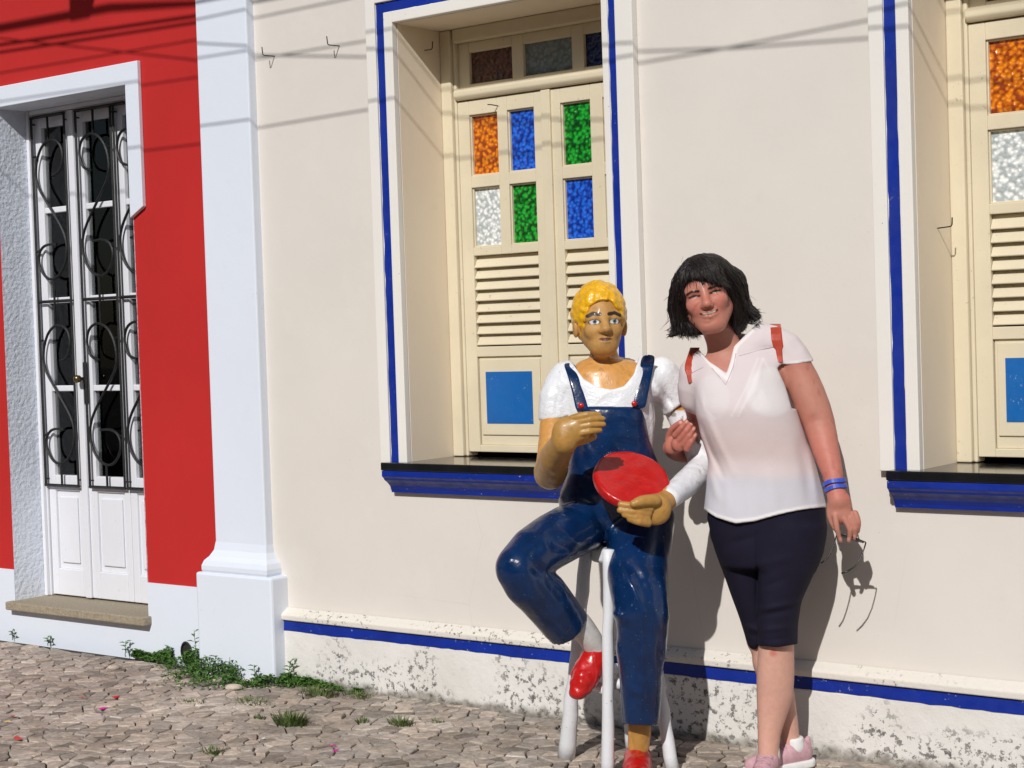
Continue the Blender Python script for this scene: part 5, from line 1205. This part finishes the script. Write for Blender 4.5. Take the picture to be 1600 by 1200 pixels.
# ------------------------------------------------------------------ weeds, grass, litter on the pavement
def leaf_mat(name, a, b):
    t = NT(name); t.base(t.ramp(t.noise(25, 3), [(.3, a), (.7, b)])); t.rough(.55); t.spec(.3)
    t.b.inputs['Transmission Weight'].default_value = 0; return t.m
LEAF = leaf_mat('weed leaf', (.035, .09, .016), (.12, .25, .05)); GRASS = leaf_mat('grass blade', (.045, .085, .02), (.14, .18, .055))
def leaf(mb, p, d, up, L, wd, fold=.25):
    p, d, up = Vector(p), Vector(d).normalized(), Vector(up); s = d.cross(up)
    if s.length < 1e-4: s = Vector((1, 0, 0))
    s.normalize(); n = s.cross(d)
    m = p+d*L*.45
    mb.add([p, m+s*wd/2+n*wd*fold, p+d*L-n*L*.12, m-s*wd/2+n*wd*fold, m-n*0.0], [(0, 1, 4), (1, 2, 4), (2, 3, 4), (3, 0, 4)])
def ground_px(px, py):
    d = AX_R*(px-800)/FPX-AX_U*(py-600)/FPX+AX_F; t = -CAMH/d[2]; return CAMPOS+d*t
rg = random.Random(11)
def rdir(up=.6): a = rg.uniform(0, 6.28); return Vector((math.cos(a), math.sin(a), rg.uniform(-.1, up*2)))
def weeds():
    mb = MB()
    # creeping weeds along the foot of the red house and round the plinth; height profile by x
    prof = [(-6.05, .02, .035), (-5.9, .05, .05), (-5.75, .10, .055), (-5.62, .16, .075), (-5.5, .20, .085), (-5.35, .20, .075), (-5.2, .18, .06), (-5.05, .13, .05), (-4.95, .08, .045), (-4.85, .05, .02), (-4.6, .02, .008)]
    X = [p[0] for p in prof]
    for i in range(6500):
        x = rg.uniform(-6.05, -4.6); sp = np.interp(x, X, [p[1] for p in prof]); hh = np.interp(x, X, [p[2] for p in prof])
        y0 = RY-.008 if x < -5.49 else (-.097 if x < -5.02 else -.032)
        u = abs(rg.gauss(0, .5)); y = y0-.004-u*sp
        if u > 1.5: continue
        env = hh*max(0, 1-u*.75)*(.55+.45*math.sin(x*23)*math.sin(x*9+1)+.25)
        if math.sin(x*31+y*40)+math.sin(x*17-y*23+2) < -.9: continue
        z = max(.002, rg.random()**.7*env); L = rg.uniform(.010, .022)*(1.5 if rg.random() < .15 else 1)
        leaf(mb, (x, y, z), rdir(.5), (0, 0, 1), L, L*rg.uniform(.35, .7))
    o = mb.build('creeping_weeds', LEAF); tag(o, 'low green weeds creeping along the wall foot round the white plinth', 'weeds', None, 'stuff')
weeds()
def weed_plant(x, y, h, n, label, L=.028, lean=0):
    t = empty('weed_plant', (x, y, 0), label, 'plant', 'upright weeds by the wall')
    pts = [Vector((x+lean*h*(i/6)**1.5, y+rg.uniform(-.002, .002), h*i/6)) for i in range(7)]
    MB().tube(pts, [.0022-.0002*i for i in range(7)], 5).build('stem', LEAF, t)
    fo = MB()
    for i in range(n):
        u = .25+.75*i/n; p = pts[0].lerp(pts[-1], u); a = i*2.4
        leaf(fo, p, (math.cos(a), math.sin(a), .35), (0, 0, 1), L*rg.uniform(.8, 1.4), L*.55)
    fo.build('foliage', LEAF, t)
def at_wall(px, py, y):
    d = AX_R*(px-800)/FPX-AX_U*(py-600)/FPX+AX_F; k = (y+CAMD)/d[1]; return CAMPOS+d*k
for (px, py, y, ht, n, lab, ln) in ((306, 1040, -.03, .17, 12, 'tallest weed with paired leaves beside the left edge of the plinth', .0), (196, 1028, .0, .075, 9, 'small leafy weed left of the drain pipe', .1), (362, 1048, -.14, .10, 3, 'bare thin weed stalk before the plinth', -.1), (398, 1056, -.13, .08, 8, 'weed with drooping leaves at the right end of the plinth', .0), (450, 1058, -.06, .10, 12, 'bushy weed in the corner of plinth and cream wall', .2), (335, 1045, -.15, .10, 16, 'bright leafy weed in front of the plinth face', .1), (20, 1004, .02, .05, 7, 'weed at the wall foot below the door step left end', 0), (75, 1008, .01, .04, 7, 'low weed at the wall foot under the door step', 0)):
    p = at_wall(px, py, y); weed_plant(p[0], p[1], ht, n, lab, .03, ln)
def grass_tuft(px, py, r, h, n, label):
    c = ground_px(px, py); mb = MB()
    for i in range(n):
        a = rg.uniform(0, 6.28); q = rg.random()**.6*r; b = Vector((c[0]+math.cos(a)*q, c[1]+math.sin(a)*q*.6, -.004)); L = h*rg.uniform(.45, 1.1)
        d = Vector((math.cos(a)*rg.uniform(.1, .8), math.sin(a)*rg.uniform(.1, .8), 1)).normalized(); s = d.cross(Vector((0, 0, 1)))
        s = s.normalized() if s.length > .01 else Vector((1, 0, 0)); wd = rg.uniform(.0015, .003)
        m = b+d*L*.55; e = b+d*L*.9+Vector((d.x, d.y, -.15))*L*.35
        mb.add([b-s*wd, b+s*wd, m+s*wd*.8, m-s*wd*.8, e], [(0, 1, 2, 3), (3, 2, 4)])
    o = mb.build('grass_tuft', GRASS); tag(o, label, 'grass', 'grass tufts between the cobbles')
for a in ((455, 1132, .075, .06, 330, 'large grass tuft between cobbles below the plinth corner'), (627, 1133, .05, .045, 120, 'grass tuft between cobbles near the stool'), (566, 1128, .03, .025, 60, 'small grass tuft left of the one near the stool'),
          (332, 1176, .05, .03, 90, 'sparse grass tuft near the lower edge, below the weeds'), (500, 1086, .09, .05, 200, 'thin grass at the foot of the dado next to the plinth'), (560, 1088, .07, .03, 110, 'short grass at the foot of the blue striped dado'), (405, 1122, .03, .02, 50, 'tiny grass tuft left of the large tuft'), (685, 1128, .03, .02, 40, 'dry little grass tuft right of the one near the stool'), (300, 1098, .06, .02, 70, 'flat grass in the joints in front of the weeds'), (395, 1098, .1, .025, 130, 'grass fringe below the plinth weeds')): grass_tuft(*a)
def litter(px, py, L, wd, rgb, name, label, group=None):
    c = ground_px(px, py); m = flat_mat(name+' '+label[:12], L3(*rgb), .6); mb = MB(); a = rg.uniform(-.5, .5); n = 7; vs = []
    for i in range(n):
        an = 2*math.pi*i/n; r = rg.uniform(.75, 1.1); x, y = math.cos(an)*L/2*r, math.sin(an)*wd/2*r; vs.append((c[0]+x*math.cos(a)-y*math.sin(a), c[1]+x*math.sin(a)+y*math.cos(a), .006+rg.uniform(0, .006)))
    vs += [(x, y, z-.0012) for x, y, z in vs]
    mb.add(vs, [tuple(range(n)), tuple(range(2*n-1, n-1, -1))]+[(i, (i+1) % n, n+(i+1) % n, n+i) for i in range(n)])
    tag(mb.build(name, m), label, 'litter' if 'paper' in name else 'petal', group)
G_ = 'petals fallen on the cobbles'
for a in ((181, 1092, .030, .05, (196, 34, 40), 'fallen_petal', 'red petal on the cobbles below the drain pipe', G_), (127, 1093, .022, .02, (170, 50, 54), 'fallen_petal', 'faded red petal left of the bright red one', G_), (161, 1110, .024, .04, (204, 44, 150), 'fallen_petal', 'magenta petal below the red petal', G_),
          (20, 1122, .022, .02, (180, 40, 40), 'fallen_petal', 'small red petal near the left edge of the picture', G_), (519, 1168, .014, .03, (214, 40, 160), 'fallen_petal', 'magenta petal nearest the stool', G_), (524, 1176, .012, .03, (214, 40, 160), 'fallen_petal', 'lower of the two magenta petals near the stool', G_),
          (28, 1157, .085, .03, (200, 80, 74), 'paper_scrap', 'red paper strip lying at the lower left', None), (12, 1130, .03, .02, (210, 190, 110), 'paper_scrap', 'yellowish scrap near the left edge', None), (412, 1157, .014, .02, (225, 225, 230), 'paper_scrap', 'white paper bit below the large grass tuft', None)): litter(*a)
def pebble(px, py, r, label):
    c = ground_px(px, py); s = SDF(); s.ell(c+[0, 0, r*.3], (r, r*.45, r*.7)); s.disp = lambda p: .003*wobble(p, 90, 6, 3)
    o = skin_object('loose_stone', s.mesh(c-[r*1.3, r*1.3, .02], c+[r*1.3, r*1.3, r*1.2], .005), MAT['cobble'], None, lambda v: np.full((len(v), 3), 1.25)); tag(o, label, 'stone')
pebble(366, 1078, .035, 'pale loose stone lying in front of the plinth weeds')
pebble(178, 1046, .03, 'pale loose stone left of the weeds below the door')
